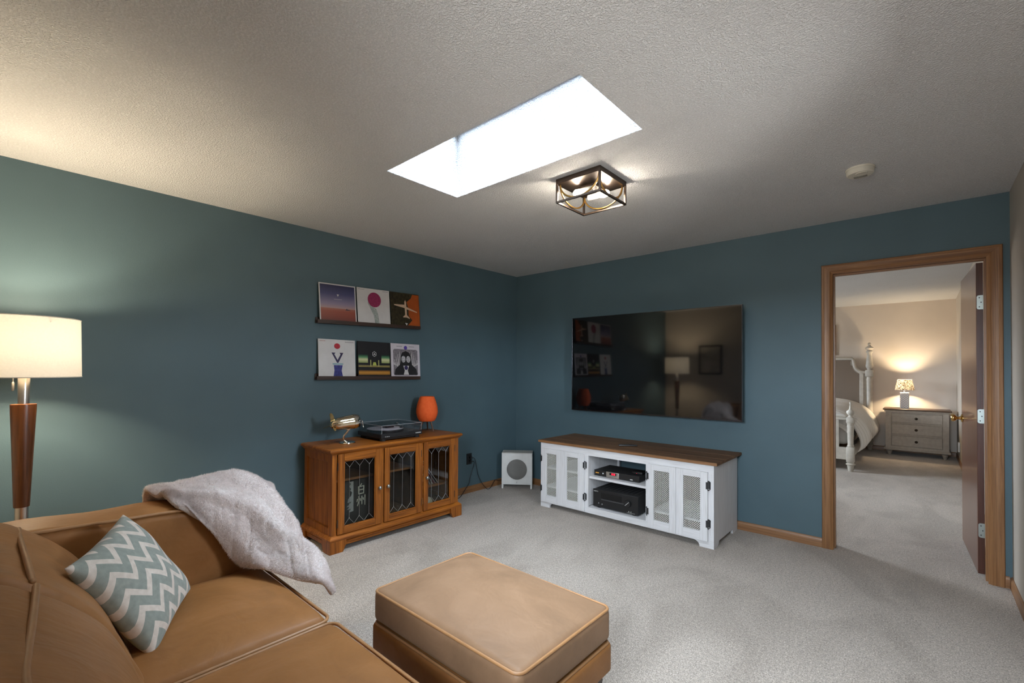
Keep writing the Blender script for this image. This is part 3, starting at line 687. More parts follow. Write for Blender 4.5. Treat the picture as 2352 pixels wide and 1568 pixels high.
# devices
rc = thing('av_receiver', 'large black receiver with a round volume knob on the lower shelf of the console', 'receiver', (1.64, -.555, .0925))
m = MB(); m.box(-.2175, 0, .012, .2175, .33, .163, .004, 2); m.build('body', BLACKM, rc, 40)
MB().box(-.2185, -.006, .010, .2185, .0005, .165, .002).build('front_panel', BLACKP, rc, 40)
MB().box(-.135, -.0075, .090, .065, -.0062, .140, .0005).build('display_window', plain('display_black', (.004, .004, .005), .08), rc, 0)
MB().box(-.135, -.0085, .078, .085, -.0062, .0865, .0008).build('button_strip', plain('strip_grey', (.06, .06, .062), .35), rc, 0)
kn = MB().lathe([(.0315, -.006), (.031, -.022), (.029, -.0245), (0, -.0245)], (.125, 0, .095), 32, 'y', False).build('volume_knob', BLACKP, rc, 40)
MB().box(-.024, -.0258, -.0016, .024, -.0244, .0016, mat=Matrix.Translation((.125, 0, .095)) @ Matrix.Rotation(-.75, 4, 'Y')).build('knob_marker', plain('marker_white', (.75, .78, .8), .3), kn, 0)
for x, z, r in ((-.195, .035, .005), (-.16, .045, .006), (-.125, .040, .006), (-.195, .06, .003), (-.195, .08, .003), (-.195, .11, .003)):
    MB().lathe([(r, -.006), (r*.9, -.009), (0, -.009)], (x, 0, z), 12, 'y', False).build('button', plain('button_grey', (.25, .25, .26), .3) if r > .0055 else BLACKP, rc, 40)
for x in (-.17, .17):
    for y in (.03, .29): MB().lathe([(.022, 0), (.024, .012)], (x, y, 0), 16).build('foot', BLACKP, rc)
m = MB()
for k in range(9): m.box(-.17+k*.04, .06, .163, -.155+k*.04, .28, .1645)
m.build('vent_slots', plain('vent', (.05, .05, .055), .5), rc, 0)
MB().box(.115, -.0068, .018, .19, -.006, .0195).build('print_line', WHITEP, rc, 0)
for x in (.13, .15): MB().box(x, -.0068, .026, x+.007, -.006, .031).build('print_mark', WHITEP, rc, 0)
def text(body, size, mat, parent, mw, name='lettering'):
    cu = bpy.data.curves.new(name, 'FONT'); cu.body = body; cu.size = size; cu.align_x = 'CENTER'; cu.extrude = .0002; cu.resolution_u = 3
    o = bpy.data.objects.new(name, cu); COL.objects.link(o); bpy.context.view_layer.update()
    dg = bpy.context.evaluated_depsgraph_get(); me = bpy.data.meshes.new_from_object(o.evaluated_get(dg)); bpy.data.objects.remove(o)
    me.materials.clear(); me.materials.append(mat); q = bpy.data.objects.new(name, me); COL.objects.link(q); q.parent = parent; q.matrix_local = mw; return q
RX90 = Matrix.Rotation(PI/2, 4, 'X')
text('ONKYO', .012, WHITEP, rc, Matrix.Translation((-.187, -.0064, .142)) @ RX90)
dp = thing('disc_player', 'flat black disc player with a silver display panel on the middle shelf', 'disc player', (1.636, -.53, .3685))
MB().box(-.2175, 0, .008, .2175, .27, .054, .002).build('body', BLACKM, dp, 40)
MB().box(-.2185, -.005, .006, .2185, .0005, .055, .0015).build('front_panel', BLACKP, dp, 40)
f = MB().box(-.095, -.0085, .004, .030, -.0048, .0545, .002).build('display_panel', mat_metal('silver_fascia', (.62, .62, .60), .35), dp, 40)
MB().box(-.062, -.0093, .028, .006, -.0084, .048).build('display', BLACKP, f, 0)
RED = emit('red_digits', (1, .02, .06), 2.2)
m = MB()
for k in range(4):
    x = -.040+k*.0085+(.003 if k > 1 else 0)
    for (a, b_, c, d) in ((0, 0, .005, .0012), (0, .0062, .005, .0074), (0, .0124, .005, .0136), (0, 0, .0011, .0136), (.0039, 0, .005, .0136)):
        m.box(x+a, -.0098, .0315+b_, x+c, -.0092, .0315+d)
m.build('digits', RED, f, 0)
for k in range(5): MB().lathe([(.0035, -.0085), (.003, -.0105), (0, -.0105)], (-.055+.014*k, 0, .016+.004*(k % 2)), 10, 'y', False).build('button', STEELH, f, 40)
MB().lathe([(.0065, -.005), (.006, -.008), (0, -.008)], (-.128, 0, .031), 14, 'y', False).build('power_button', plain('button_white', (.7, .72, .75), .3), dp, 40)
MB().box(-.205, -.0056, .026, -.17, -.005, .034, .0003).build('badge', plain('orange_print', (.75, .36, .05), .5), dp, 0)
MB().box(.135, -.0056, .016, .160, -.005, .0225).build('print_mark', WHITEP, dp, 0)
for x in (-.18, .18):
    for y in (.03, .24): MB().lathe([(.016, 0), (.018, .008)], (x, y, 0), 14).build('foot', BLACKP, dp)
sb = thing('streaming_box', 'small black streaming box on top of the disc player', 'set-top box', (1.80, -.43, .4235), .1)
MB().box(-.048, -.048, 0, .048, .048, .026, .008, 3).build('body', BLACKP, sb, 40)
MB().box(-.003, -.0485, .010, .0, -.0478, .013).build('status_light', RED, sb, 0)
cb = MB(); cb.tube(spline([(1.83, -.38, .436), (1.87, -.33, .447), (1.92, -.25, .452), (1.935, -.12, .44)], 14), .003, 6); tag(cb.build('video_cable', BLACKP, None, 180), 'thin black cable leaving the small streaming box', 'cable')
rm = thing('remote_control', 'slim black remote control lying on the brown console top', 'remote', (1.67, -.382, .6432), .62)
MB().box(-.082, -.018, 0, .082, .018, .014, .005, 2).build('body', BLACKP, rm, 40)
m = MB()
for k in range(8):
    for j in range(3): m.lathe([(.0035, .0138), (.003, .0152), (0, .0152)], (-.06+k*.0155, -.009+j*.009, 0), 8, 'z', False)
m.build('buttons', BLACKM, rm, 40)

# ------------------------------------------------------------------ television
TX0, TX1, TZ0, TZ1 = .884, 2.5495, .906, 1.867
tv = thing('television', 'large black flat-screen television mounted on the teal wall', 'television', ((TX0+TX1)/2, -.12, (TZ0+TZ1)/2))
w2_, h2_ = (TX1-TX0)/2, (TZ1-TZ0)/2
SCR = NT('screen_glass'); SCR.base((.0035, .0035, .004)); SCR.set(.045, 0, 1.0, .0)
MB().box(-w2_+.006, -.0005, -h2_+.012, w2_-.006, .004, h2_-.006).build('screen', SCR.m, tv, 0)
m = MB(); m.box(-w2_, -.002, -h2_, -w2_+.006, .028, h2_, .001); m.box(w2_-.006, -.002, -h2_, w2_, .028, h2_, .001); m.box(-w2_+.006, -.002, h2_-.006, w2_-.006, .028, h2_, .001); m.box(-w2_+.006, -.002, -h2_, w2_-.006, .028, -h2_+.012, .001)
m.build('bezel', mat_metal('bezel_metal', (.09, .09, .10), .25), tv, 30)
m = MB(); m.box(-w2_+.006, .005, -h2_+.01, w2_-.006, .027, h2_-.006); m.box(-w2_+.25, .027, -h2_+.02, w2_-.25, .052, h2_*.35, .01); m.build('back_shell', BLACKM, tv, 30)
m = MB(); m.box(-.33, .0525, -.05, .33, .0575, .2); m.box(-.25, .0575, -.03, -.20, .112, .18); m.box(.20, .0575, -.03, .25, .112, .18); m.box(-.33, .1125, -.03, .33, .1195, .18); m.build('wall_bracket', BLACKM, tv, 0)

# ------------------------------------------------------------------ subwoofer
sa = math.atan2(.203, .273)
sp = thing('subwoofer', 'white floor speaker with a round grey grille in the corner', 'speaker', (.2725, -.2905, 0), sa)
MB().box(-.166, .004, .047, .166, .165, .394, .003).build('cabinet', WHITEP, sp, 30)
MB().box(-.169, -.006, .045, .169, .0045, .392, .0035).build('front_panel', WHITEP, sp, 30)
for s_ in (-1, 1): MB().box(min(s_*.170, s_*.150), -.004, 0, max(s_*.170, s_*.150), .16, .0465, .003).build('foot', WHITEP, sp, 30)
for s_ in (-1, 1): MB().box(min(s_*.1705, s_*.1665), -.004, .0465, max(s_*.1705, s_*.1665), .166, .398, .0015).build('side_panel', WHITEP, sp, 30)
MB().box(-.1665, -.001, .394, .1665, .166, .3985, .001).build('top_panel', plain('top_cream', (.60, .57, .52), .4), sp, 30)
MB().lathe([(.124, -.006), (.124, -.0095), (.115, -.0105), (.112, -.0062)], (0, 0, .214), 48, 'y', False).build('grille_ring', WHITEP, sp, 40)
MB().lathe([(.113, -.0061), (.112, -.0075), (.06, -.0095), (0, -.0100)], (0, 0, .214), 48, 'y', False).build('grille', plain('grille_cloth', (.20, .195, .185), .8, 0, .3, .15, 400, .6, 700), sp, 60)
MB().prism([(-.008, .079), (-.003, .079), (0, .073), (.003, .079), (.008, .079), (.0015, .068), (.0015, .060), (-.0015, .060), (-.0015, .068)], 'xz', -.0068, -.0058).build('logo', plain('logo_grey', (.35, .35, .35), .4), sp, 0)

# ------------------------------------------------------------------ wall outlet and cords
ol = thing('wall_outlet', 'black wall outlet plate on the teal wall right of the oak cabinet', 'outlet', (0, -.764, .362))
MB().box(.0003, -.036, -.0585, .006, .036, .0585, .002, 2).build('plate', BLACKP, ol, 30)
for z in (.02, -.02): MB().box(.006, -.0165, z-.0145, .008, .0165, z+.0145, .003).build('receptacle', BLACKM, ol, 30)
def cord(name, label, pts, plug, n=60):
    t = thing(name, label, 'cable', pts[0]); o = Vector(pts[0])
    MB().tube([Vector(p)-o for p in map(Vector, [tuple(q) for q in spline(pts, n)])], .0032, 8).build('cord', BLACKP, t, 180)
    MB().box(-.026, -.011, -.011, .004, .011, .011, .003, 2).build('plug', BLACKP, t, 30)
    return t
cord('power_cord', 'black power cord looping from the outlet to the white speaker', [(.036, -.764, .382), (.05, -.735, .372), (.045, -.715, .345), (.035, -.689, .286), (.03, -.655, .177), (.03, -.601, .085), (.045, -.535, .008), (.055, -.495, .006), (.04, -.44, .035), (.03, -.387, .074), (.03, -.33, .06), (.035, -.28, .06)], None)
cord('power_cord', 'black power cord hanging from the outlet and going behind the oak cabinet', [(.036, -.764, .342), (.05, -.735, .335), (.04, -.727, .30), (.03, -.733, .26), (.03, -.771, .173), (.03, -.783, .115), (.03, -.826, .068), (.045, -.90, .012), (.09, -.975, .006), (.112, -1.05, .006), (.11, -1.20, .006), (.07, -1.32, .006)], None)
# ------------------------------------------------------------------ oak display cabinet
def wob(m, name, mat, parent, smooth=40):
    """build a mesh given in world coordinates under an unrotated thing"""
    r = parent
    while r.parent: r = r.parent
    l = r.location; m.V = [(v[0]-l.x, v[1]-l.y, v[2]-l.z) for v in m.V]
    return m.build(name, mat, parent, smooth)
oc = thing('display_cabinet', 'oak display cabinet with three leaded glass doors against the teal wall', 'cabinet', (.055, -1.95, 0))
Y0, Y1, XB, XF = -2.548, -1.352, .045, .488
def band(prof, x0, x1, y0, y1):
    """moulding: profile (outset, z) swept around back-left-front-right (open at the wall)"""
    m = MB(); V = []; k = len(prof)
    for (cx, cy_, dx, dy) in ((x0, y0, 0, -1), (x1, y0, 1, -1), (x1, y1, 1, 1), (x0, y1, 0, 1)):
        for o_, z in prof: V.append((cx+dx*o_, cy_+dy*o_, z))
    F = [(i*k+j, i*k+j+1, (i+1)*k+j+1, (i+1)*k+j) for i in range(3) for j in range(k-1)]
    F += [(i*k+k-1, i*k, (i+1)*k, (i+1)*k+k-1) for i in range(3)]
    m.add(V, F); m.F += [tuple(range(k-1, -1, -1)), tuple(3*k+j for j in range(k))]; m.M += [0, 0]
    return m
m = MB(); m.box(XB-.01, Y0-.012, .716, XF+.012, Y1+.012, .7437, .001)
wob(m, 'top', CAB['y'], oc, 30)
wob(band([(-.01, .700), (.006, .700), (.010, .708), (.016, .714), (.020, .717), (.026, .722), (.029, .730), (.026, .738), (.018, .7428), (-.01, .7428)], XB-.01, XF, Y0, Y1), 'top_moulding', CAB['y'], oc, 30)
wob(band([(-.02, .084), (.024, .084), (.024, .098), (.020, .104), (.012, .112), (.002, .120), (-.02, .120)], XB-.01, XF, Y0, Y1), 'base_moulding', CAB['y'], oc, 30)
wob(band([(-.02, .040), (.008, .040), (.008, .056), (.013, .060), (.013, .070), (.008, .074), (.008, .0838), (-.02, .0838)], XB-.01, XF, Y0, Y1), 'skirt', CAB['y'], oc, 30)
# bracket feet
def foot(y0, y1, front):
    m = MB()
    if front:
        m.prism([(y0, .0842), (y1, .0842), (y1 if y0 > -2 else y1, .03), (y1-(.022 if y0 < -2 else 0), 0), (y0+(.022 if y0 > -2 else 0), 0), (y0, .03)], 'yz', XF-.01, XF+.0245)
    return m
for ya, yb, sgn in ((Y0-.0245, Y0+.10, 1), (Y1-.10, Y1+.0245, -1)):
    m = MB()
    P = [(ya, .0842), (yb, .0842), (yb, .052), (yb-.010*sgn if sgn > 0 else yb, .03), (yb-.026 if sgn > 0 else yb, .0), (ya+(.026 if sgn < 0 else 0), 0), (ya+(.010 if sgn < 0 else 0), .03), (ya, .052)]
    m.prism(P, 'yz', XF-.006, XF+.0245)
    ys = (ya, ya+.03) if sgn > 0 else (yb-.03, yb)
    m.prism([(XF-.006, .0842), (XF-.10, .0842), (XF-.10, .05), (XF-.09, .028), (XF-.075, 0), (XF-.006, 0)], 'xz', *ys)
    wob(m, 'foot', CAB['z'], oc, 30)
    m = MB(); m.prism([(XB-.01, .0842), (XB+.075, .0842), (XB+.075, .05), (XB+.065, .025), (XB+.05, 0), (XB-.01, 0)], 'xz', *ys); wob(m, 'foot', CAB['z'], oc, 30)
# framed side panels
for ya, yb, o_ in ((Y0, Y0+.02, -1), (Y1-.02, Y1, 1)):
    m = MB(); m.box(XB, ya, .12, XB+.045, yb, .70); m.box(XF-.052, ya, .12, XF, yb, .70); m.box(XB+.045, ya, .12, XF-.052, yb, .170); m.box(XB+.045, ya, .648, XF-.052, yb, .70)
    wob(m, 'side_frame', CAB['z'], oc, 0)
    q = .012 if o_ < 0 else -.012
    m = MB(); m.box(XB+.044, min(ya, yb)+(.010 if o_ < 0 else .004), .169, XF-.051, max(ya, yb)-(.004 if o_ < 0 else .010), .649); wob(m, 'side_inset', CAB['z'], oc, 0)
    m = MB(); e = .006
    for (x0, z0, x1, z1) in ((XB+.045, .17, XB+.045+e, .648), (XF-.052-e, .17, XF-.052, .648), (XB+.045+e, .17, XF-.052-e, .17+e), (XB+.045+e, .648-e, XF-.052-e, .648)):
        m.box(x0, ya+(.004 if o_ < 0 else .010), z0, x1, yb-(.010 if o_ < 0 else .004), z1, .0015)
    wob(m, 'side_bead', CAB['z'], oc, 30)
for ya, yb in ((Y0+.0201, -2.513), (-2.148, -2.126), (-1.770, -1.746), (-1.403, Y1-.0201)): wob(MB().box(XF-.02, ya, .12, XF, yb, .70), 'front_stile', CAB['z'], oc, 0)
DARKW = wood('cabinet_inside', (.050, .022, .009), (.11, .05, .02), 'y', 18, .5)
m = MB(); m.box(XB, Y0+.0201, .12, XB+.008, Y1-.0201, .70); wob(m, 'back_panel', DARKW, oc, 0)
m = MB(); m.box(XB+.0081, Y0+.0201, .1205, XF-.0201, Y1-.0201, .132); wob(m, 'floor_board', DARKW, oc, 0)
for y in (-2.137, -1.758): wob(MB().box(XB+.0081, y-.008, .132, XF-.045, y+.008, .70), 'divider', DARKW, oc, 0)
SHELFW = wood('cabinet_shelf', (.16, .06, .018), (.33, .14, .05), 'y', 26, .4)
for ya, yb, z in ((Y0+.0205, -2.1455, .470), (-2.1285, -1.7665, .470), (-1.7495, Y1-.0205, .272)): wob(MB().box(XB+.01, ya, z, .37, yb, z+.018), 'shelf', SHELFW, oc, 0)
KNOB = mat_metal('pewter', (.36, .37, .35), .4)
def glass_door(ya, yb, za, zb, ga, gb, gz0, gz1, ky, hinge):
    d = bpy.data.objects.new('door', None); COL.objects.link(d); d.parent = oc
    xa, xb = XF-.004, XF+.014
    for y0, y1 in ((ya, ga), (gb, yb)): wob(MB().box(xa+.004, y0, za, xb, y1, zb, .003), 'door_stile', CAB['z'], d, 30)
    for z0, z1 in ((za, gz0), (gz1, zb)): wob(MB().box(xa+.004, ga, z0, xb-.0005, gb, z1, .002), 'door_rail', CAB['y'], d, 30)
    m = MB(); e = .007
    for (y0, z0, y1, z1) in ((ga, gz0, ga+e, gz1), (gb-e, gz0, gb, gz1), (ga+e, gz0, gb-e, gz0+e), (ga+e, gz1-e, gb-e, gz1)): m.box(xb-.012, y0, z0, xb-.004, y1, z1, .002)
    wob(m, 'glazing_bead', CAB['z'], d, 30)
    wob(MB().box(xa+.0005, ga-.003, gz0-.003, xa+.0030, gb+.003, gz1+.003), 'pane', GLASSD, d, 0)
    w_ = (gb-ga-2*e)/3.0; m = MB(); ys = [ga+e+w_*(k+.5) for k in range(3)]; zt, zb_ = gz1-.052, gz0+.052
    x_ = xa+.0045; r = .0017
    for y in ys:
        m.tube([(x_, y, zb_), (x_, y, zt)], r, 6)
        for s_ in (-1, 1):
            m.tube([(x_, y, zt), (x_, y+s_*w_/2, gz1-.006)], r, 6); m.tube([(x_, y, zb_), (x_, y+s_*w_/2, gz0+.006)], r, 6)
    wob(m, 'lead_came', LEAD, d, 40)
    m = MB()
    for y in ys:
        for z in (zt, zb_): m.sphere((x_+.0012, y, z), .0036, 10, (.5, 1, 1))
    wob(m, 'solder_dots', mat_metal('solder', (.75, .75, .73), .25), d, 60)
    m = MB(); m.lathe([(.006, 0), (.0055, .008), (.012, .014), (.0145, .021), (.011, .028), (0, .0305)], (0, 0, 0), 20, 'x', False)
    m.V = [(v[0]+xb, v[1]+ky, v[2]+.405) for v in m.V]; wob(m, 'knob', KNOB, d, 60)
    hy = ya-.001 if hinge < 0 else yb+.001
    for z in (.205, .615): wob(MB().tube([(xb-.003, hy, z-.028), (xb-.003, hy, z+.028)], .0042, 8), 'hinge', BRONZE, d, 40)
glass_door(-2.510, -2.150, .124, .704, -2.462, -2.205, .172, .650, -2.176, -1)
glass_door(-2.124, -1.772, .124, .704, -2.082, -1.822, .172, .650, -2.102, 1)
glass_door(-1.744, -1.405, .124, .704, -1.703, -1.453, .172, .650, -1.722, 1)

# things inside the cabinet
bx = thing('gift_box', 'dark box with white characters behind the left glass door of the oak cabinet', 'box', (.29, -2.275, .1325))
BOXM = plain('box_card', (.018, .017, .016), .55)
MB().box(-.06, -.105, 0, .06, .105, .325, .002).build('carton', BOXM, bx, 30)
PAPER = plain('box_print_grey', (.36, .35, .34), .7)
m = MB(); m.prism([(-.030, .320), (-.062, .318), (-.052, .30), (-.064, .285), (-.05, .262), (-.058, .25), (-.040, .236), (-.048, .21), (-.072, .19), (-.078, .16), (-.045, .165), (-.060, .15), (-.085, .13), (-.062, .128), (-.082, .108), (-.05, .112), (-.064, .085), (-.028, .09)], 'yz', .0602, .0607); m.build('print_panel', PAPER, bx, 0)
CREAMP = plain('box_print_cream', (.66, .62, .50), .6)
def strokes(L_, cy_, cz, s_, par):
    m = MB()
    for st in L_:
        w = .055 if len(st) < 3 else .06
        for a, b_ in zip(st[:-1], st[1:]):
            d = Vector((b_[0]-a[0], b_[1]-a[1])); n_ = Vector((-d.y, d.x)).normalized()*w; e = d.normalized()*w*.5; a_ = Vector(a)-e; c_ = Vector(b_)+e
            m.prism([((cy_+(p.x)*s_), cz+p.y*s_) for p in (a_+n_, a_-n_, c_-n_*.7, c_+n_*.7)], 'yz', .0602, .0612)
    return m
# 白
m = strokes([[(.05, .62), (-.12, .42)], [(-.32, .34), (-.30, -.45)], [(-.32, .34), (.32, .36), (.29, -.45)], [(-.28, -.02), (.28, 0)], [(-.30, -.43), (.28, -.42)]], .036, .243, .072, bx); m.build('character', CREAMP, bx, 0)
# 州
m = strokes([[(-.26, .42), (-.27, -.1), (-.42, -.48)], [(.06, .38), (.06, -.40)], [(.40, .46), (.40, -.52)], [(-.42, .16), (-.48, -.08)], [(-.12, .18), (-.08, -.04)], [(.20, .20), (.25, 0)]], .038, .160, .078, bx); m.build('character', CREAMP, bx, 0)
rcol = [(.55, .54, .55), (.06, .05, .06), (.5, .48, .5), (.22, .20, .24), (.62, .6, .58), (.30, .05, .10), (.05, .05, .07)]
rlab = ['pale record sleeve leaning at the far left of the row in the right cabinet bay', 'black record sleeve leaning second in the row in the right cabinet bay', 'light grey record sleeve leaning third in the row in the right cabinet bay', 'mauve-grey record sleeve leaning fourth in the row in the right cabinet bay',
        'white record sleeve leaning fifth in the row in the right cabinet bay', 'dark red record sleeve leaning sixth in the row in the right cabinet bay', 'black record sleeve leaning last on the outside of the row in the right cabinet bay']
for k in range(7):
    a = math.radians(19+3.1*k); y = -1.655+.030*k
    t = thing('record_sleeve', rlab[k], 'record', (.215, y, .2915), 0, 'record sleeves leaning in the right bay of the oak cabinet'); t.rotation_euler = (a, 0, 0)
    MB().box(-.14, -.0022, 0, .14, .0022, .306, .0006).build('sleeve', plain('sleeve_card_%d' % k, rcol[k], .5), t, 0)
    MB().box(.139, -.0014, .004, .1412, .0014, .302).build('sleeve_edge', plain('sleeve_edge_%d' % k, (.62, .60, .60) if k % 2 == 0 else (.28, .27, .28), .5), t, 0)
pb = MB(); pb.lathe([(.052, 0), (.053, .012), (.046, .03), (.03, .044), (0, .049)], n=24, cap=False); ob = pb.build('bowl', plain('cream_ceramic', (.55, .48, .36), .4), None, 60, (.335, -1.585, .1325)); tag(ob, 'small cream upturned dish at the bottom of the right cabinet bay', 'dish')

# ------------------------------------------------------------------ on the oak cabinet
ZC = .744
fg = thing('airplane_figurine', 'polished metal airplane sculpture on a curved stand on the oak cabinet', 'figurine', (.30, -2.331, ZC), 0)
FB = MB(); ax0 = Vector((-.015, -.140, .150)); ax1 = Vector((.02, .100, .170))
pr = [(0, .0), (.05, .017), (.12, .026), (.25, .034), (.45, .039), (.62, .041), (.75, .043), (.85, .041), (.93, .032), (.98, .017), (1, 0)]
PP = spline([(t, r, 0) for t, r in pr], 34); Q = [(max(0, q[1]*1.3), q[0]) for q in PP]
L_ = (ax1-ax0).length; FB.lathe([(r, t*L_) for r, t in Q], n=28, cap=False)
zd = (ax1-ax0).normalized(); xd = Vector((0, 0, 1)).cross(zd).normalized(); yd = zd.cross(xd)
MX = Matrix(((xd.x, yd.x, zd.x, ax0.x), (xd.y, yd.y, zd.y, ax0.y), (xd.z, yd.z, zd.z, ax0.z), (0, 0, 0, 1)))
FB.V = [(MX @ Vector(v))[:] for v in FB.V]; fu_ = FB.build('fuselage', mat_metal('warm_chrome', (.74, .64, .46), .10), fg, 180)
NB = MB(); NB.lathe([(.0570, .74*L_), (.0562, .82*L_), (.048, .93*L_), (.026, .985*L_), (.010, 1.006*L_), (0, 1.014*L_)], n=28, cap=False); NB.V = [(MX @ Vector(v))[:] for v in NB.V]; NB.build('nose_cone', CHROME, fu_, 180)
m = MB(); m.prism([(-.130, .172), (-.098, .182), (-.108, .215), (-.121, .236), (-.134, .240), (-.140, .232)], 'yz', -.017, -.013); m.build('tail_fin', GOLD, fg, 0)
m = MB(); m.prism([(.005, -.125), (.005, -.10), (.075, -.132), (.08, -.145), (.07, -.148)], 'xy', .1425, .1455); m.V = [(v[0], v[1], v[2]-(v[0])*.35) for v in m.V]; m.build('tailplane', GOLD, fg, 0)
m = MB(); m.prism([(-.035, -.125), (-.035, -.10), (-.105, -.132), (-.11, -.145), (-.10, -.148)], 'xy', .1425, .1455); m.V = [(v[0], v[1], v[2]+(v[0]+.03)*.35) for v in m.V]; m.build('tailplane', GOLD, fg, 0)
m = MB(); m.tube([(.023, .112, .165), (.034, .112, .140), (.040, .112, .112)], [.003, .0035, .0012], 6); m.build('propeller_blade', CHROME, fg, 60)
m = MB(); m.tube(spline([(.0, -.002, .004), (-.012, -.022, .022), (-.010, -.026, .055), (.0, -.006, .085), (.004, .004, .105), (.004, .006, .118)], 26), [.010]*4+[.0085]*14+[.008]*4+[.010]*4, 12); m.build('stand', CHROME, fg, 180)
for s_ in (-1, 1): MB().tube(spline([(.004, .005, .096), (.004, .005+s_*.013, .110), (.004, .005+s_*.015, .130)], 10), .0048, 8).build('stand_prong', CHROME, fg, 180)
MB().lathe([(0, 0), (.058, 0), (.060, .003), (.057, .008), (.030, .010), (.026, .006), (0, .006)], n=40, cap=False).build('stand_base', CHROME, fg, 50)

tt = thing('record_player', 'black record player with a clear lid and a pale record on the oak cabinet', 'turntable', (.268, -1.925, ZC), 0)
hx, hy = .178, .200
MB().box(-hx, -hy, .024, hx, hy, .058, .003).build('plinth', BLACKP, tt, 30)
MB().box(-hx+.02, -hy+.02, .010, hx-.02, hy-.02, .0245).build('plinth_underside', BLACKM, tt, 0)
for sx in (-1, 1):
    for sy in (-1, 1): MB().lathe([(.022, 0), (.025, .006), (.022, .024)], (sx*(hx-.035), sy*(hy-.035), 0), 18).build('foot', BLACKM, tt)
PX, PY = -.02, -.035
MB().lathe([(.150, .058), (.152, .064), (.150, .076), (0, .076)], (PX, PY, 0), 48, cap=False).build('platter', BLACKP, tt, 40)
vr = MB().lathe([(0, .0765), (.1495, .0765), (.1505, .0778), (.1495, .079), (.052, .0792), (.050, .0788), (0, .0788)], (PX, PY, 0), 64, cap=False); vr.build('record', plain('pale_vinyl', (.58, .50, .52), .35, 0, .5, .1, 6), tt, 40)
MB().lathe([(.05, .0792), (.049, .0797), (0, .0797)], (PX, PY, 0), 40, cap=False).build('record_label', plain('record_label', (.5, .42, .45), .6), tt, 40)
MB().lathe([(.0036, .079), (.0036, .090), (0, .092)], (PX, PY, 0), 12, cap=False).build('spindle', CHROME, tt)
m = MB(); m.lathe([(.024, .058), (.024, .078), (.016, .080), (.016, .096), (0, .097)], (-.115, .150, 0), 24, cap=False); m.build('tonearm_base', BLACKP, tt, 40)
m = MB(); m.tube([(-.150, .165, .092), (-.115, .150, .0935), (.02, .115, .091), (.065, .078, .088)], .0042, 8); m.build('tonearm', plain('tonearm_silver', (.5, .5, .5), .3, 1), tt, 60)
MB().box(.055, .052, .081, .085, .085, .090, .002).build('headshell', BLACKM, tt, 0)
MB().lathe([(.010, -.014), (.010, .014)], (-.158, .167, .092), 16, 'x').build('counterweight', CHROME, tt)
MB().box(-.06, -.045, .0805, .012, .03, .0975, .003).build('record_clamp', plain('clamp_dark', (.03, .018, .02), .5), tt, 30)
for y in (.128, .150): MB().lathe([(.005, .058), (.005, .066), (0, .067)], (.10, y, 0), 12, cap=False).build('speed_button', CHROME, tt)
MB().box(hx, .13, .038, hx+.0007, .185, .044).build('print_mark', plain('print_silver', (.6, .6, .6), .4), tt, 0)
for k in range(3): MB().box(hx, -.165+.016*k, .034, hx+.0007, -.155+.016*k, .038).build('print_mark', plain('print_silver2', (.55, .55, .55), .4), tt, 0)
lid = bpy.data.objects.new('dust_cover', None); COL.objects.link(lid); lid.parent = tt
lx, ly, z0, z1 = hx-.004, hy-.008, .0585, .124
for (x0, y0, za, x1, y1, zb) in ((-lx, -ly, z1-.003, lx, ly, z1), (lx-.003, -ly, z0, lx, ly, z1-.003), (-lx, -ly, z0, -lx+.003, ly, z1-.003), (-lx+.003, -ly, z0, lx-.003, -ly+.003, z1-.003), (-lx+.003, ly-.003, z0, lx-.003, ly, z1-.003)):
    MB().box(x0, y0, za, x1, y1, zb).build('acrylic_panel', ACRYL, lid, 0)
EDG = plain('acrylic_edge', (.62, .66, .70), .2)
m = MB()
for a, b_ in (((lx, -ly, z1), (lx, ly, z1)), ((lx, -ly, z0+.004), (lx, -ly, z1)), ((lx, ly, z0+.004), (lx, ly, z1)), ((-lx, -ly, z1), (lx, -ly, z1)), ((-lx, ly, z1), (lx, ly, z1)), ((-lx, -ly, z1), (-lx, ly, z1))): m.tube([a, b_], .0011, 5)
m.build('lid_edge', EDG, lid, 40)

ol_ = thing('accent_lamp', 'small orange ribbed table lamp on wooden tripod legs on the oak cabinet', 'lamp', (.165, -1.458, ZC))
ORG = NT('orange_fabric'); ORG.set(.75, 0, .2); _v = ORG.coord(); ORG.base(ORG.ramp(ORG.noise(_v, 40, 2), [(.3, (.92, .135, .030)), (.7, (.97, .165, .042))]))
prof = [(.060, .092), (.070, .096), (.087, .125), (.098, .165), (.099, .19), (.094, .23), (.080, .28), (.066, .316), (.063, .322)]
pp = [(q[0], q[1]) for q in spline([(a, b_, 0) for a, b_ in prof], 30)]
m = MB(); n_ = 96; V = []
for r, z in pp:
    for k in range(n_): rr = r*(1+(.016 if k % 2 else -.008)); V.append((rr*math.cos(2*PI*k/n_), rr*math.sin(2*PI*k/n_), z))
F = [(i*n_+k, i*n_+(k+1) % n_, (i+1)*n_+(k+1) % n_, (i+1)*n_+k) for i in range(len(pp)-1) for k in range(n_)]
m.add(V, F); m.build('lamp_shade', ORG.m, ol_, 60)
MB().lathe([(0, .0925), (.066, .0925), (.066, .097), (0, .097)], n=32, cap=False).build('base_plate', wood('lamp_beech', (.10, .04, .018), (.20, .09, .04), 'x'), ol_, 40)
for a in (.3, 2.4, 4.5): MB().tube([(.042*math.cos(a), .042*math.sin(a), .094), (.074*math.cos(a), .074*math.sin(a), 0.002)], [.0085, .006], 10).build('leg', wood('lamp_leg_%d' % int(a*10), (.10, .04, .018), (.20, .09, .04), 'z'), ol_)

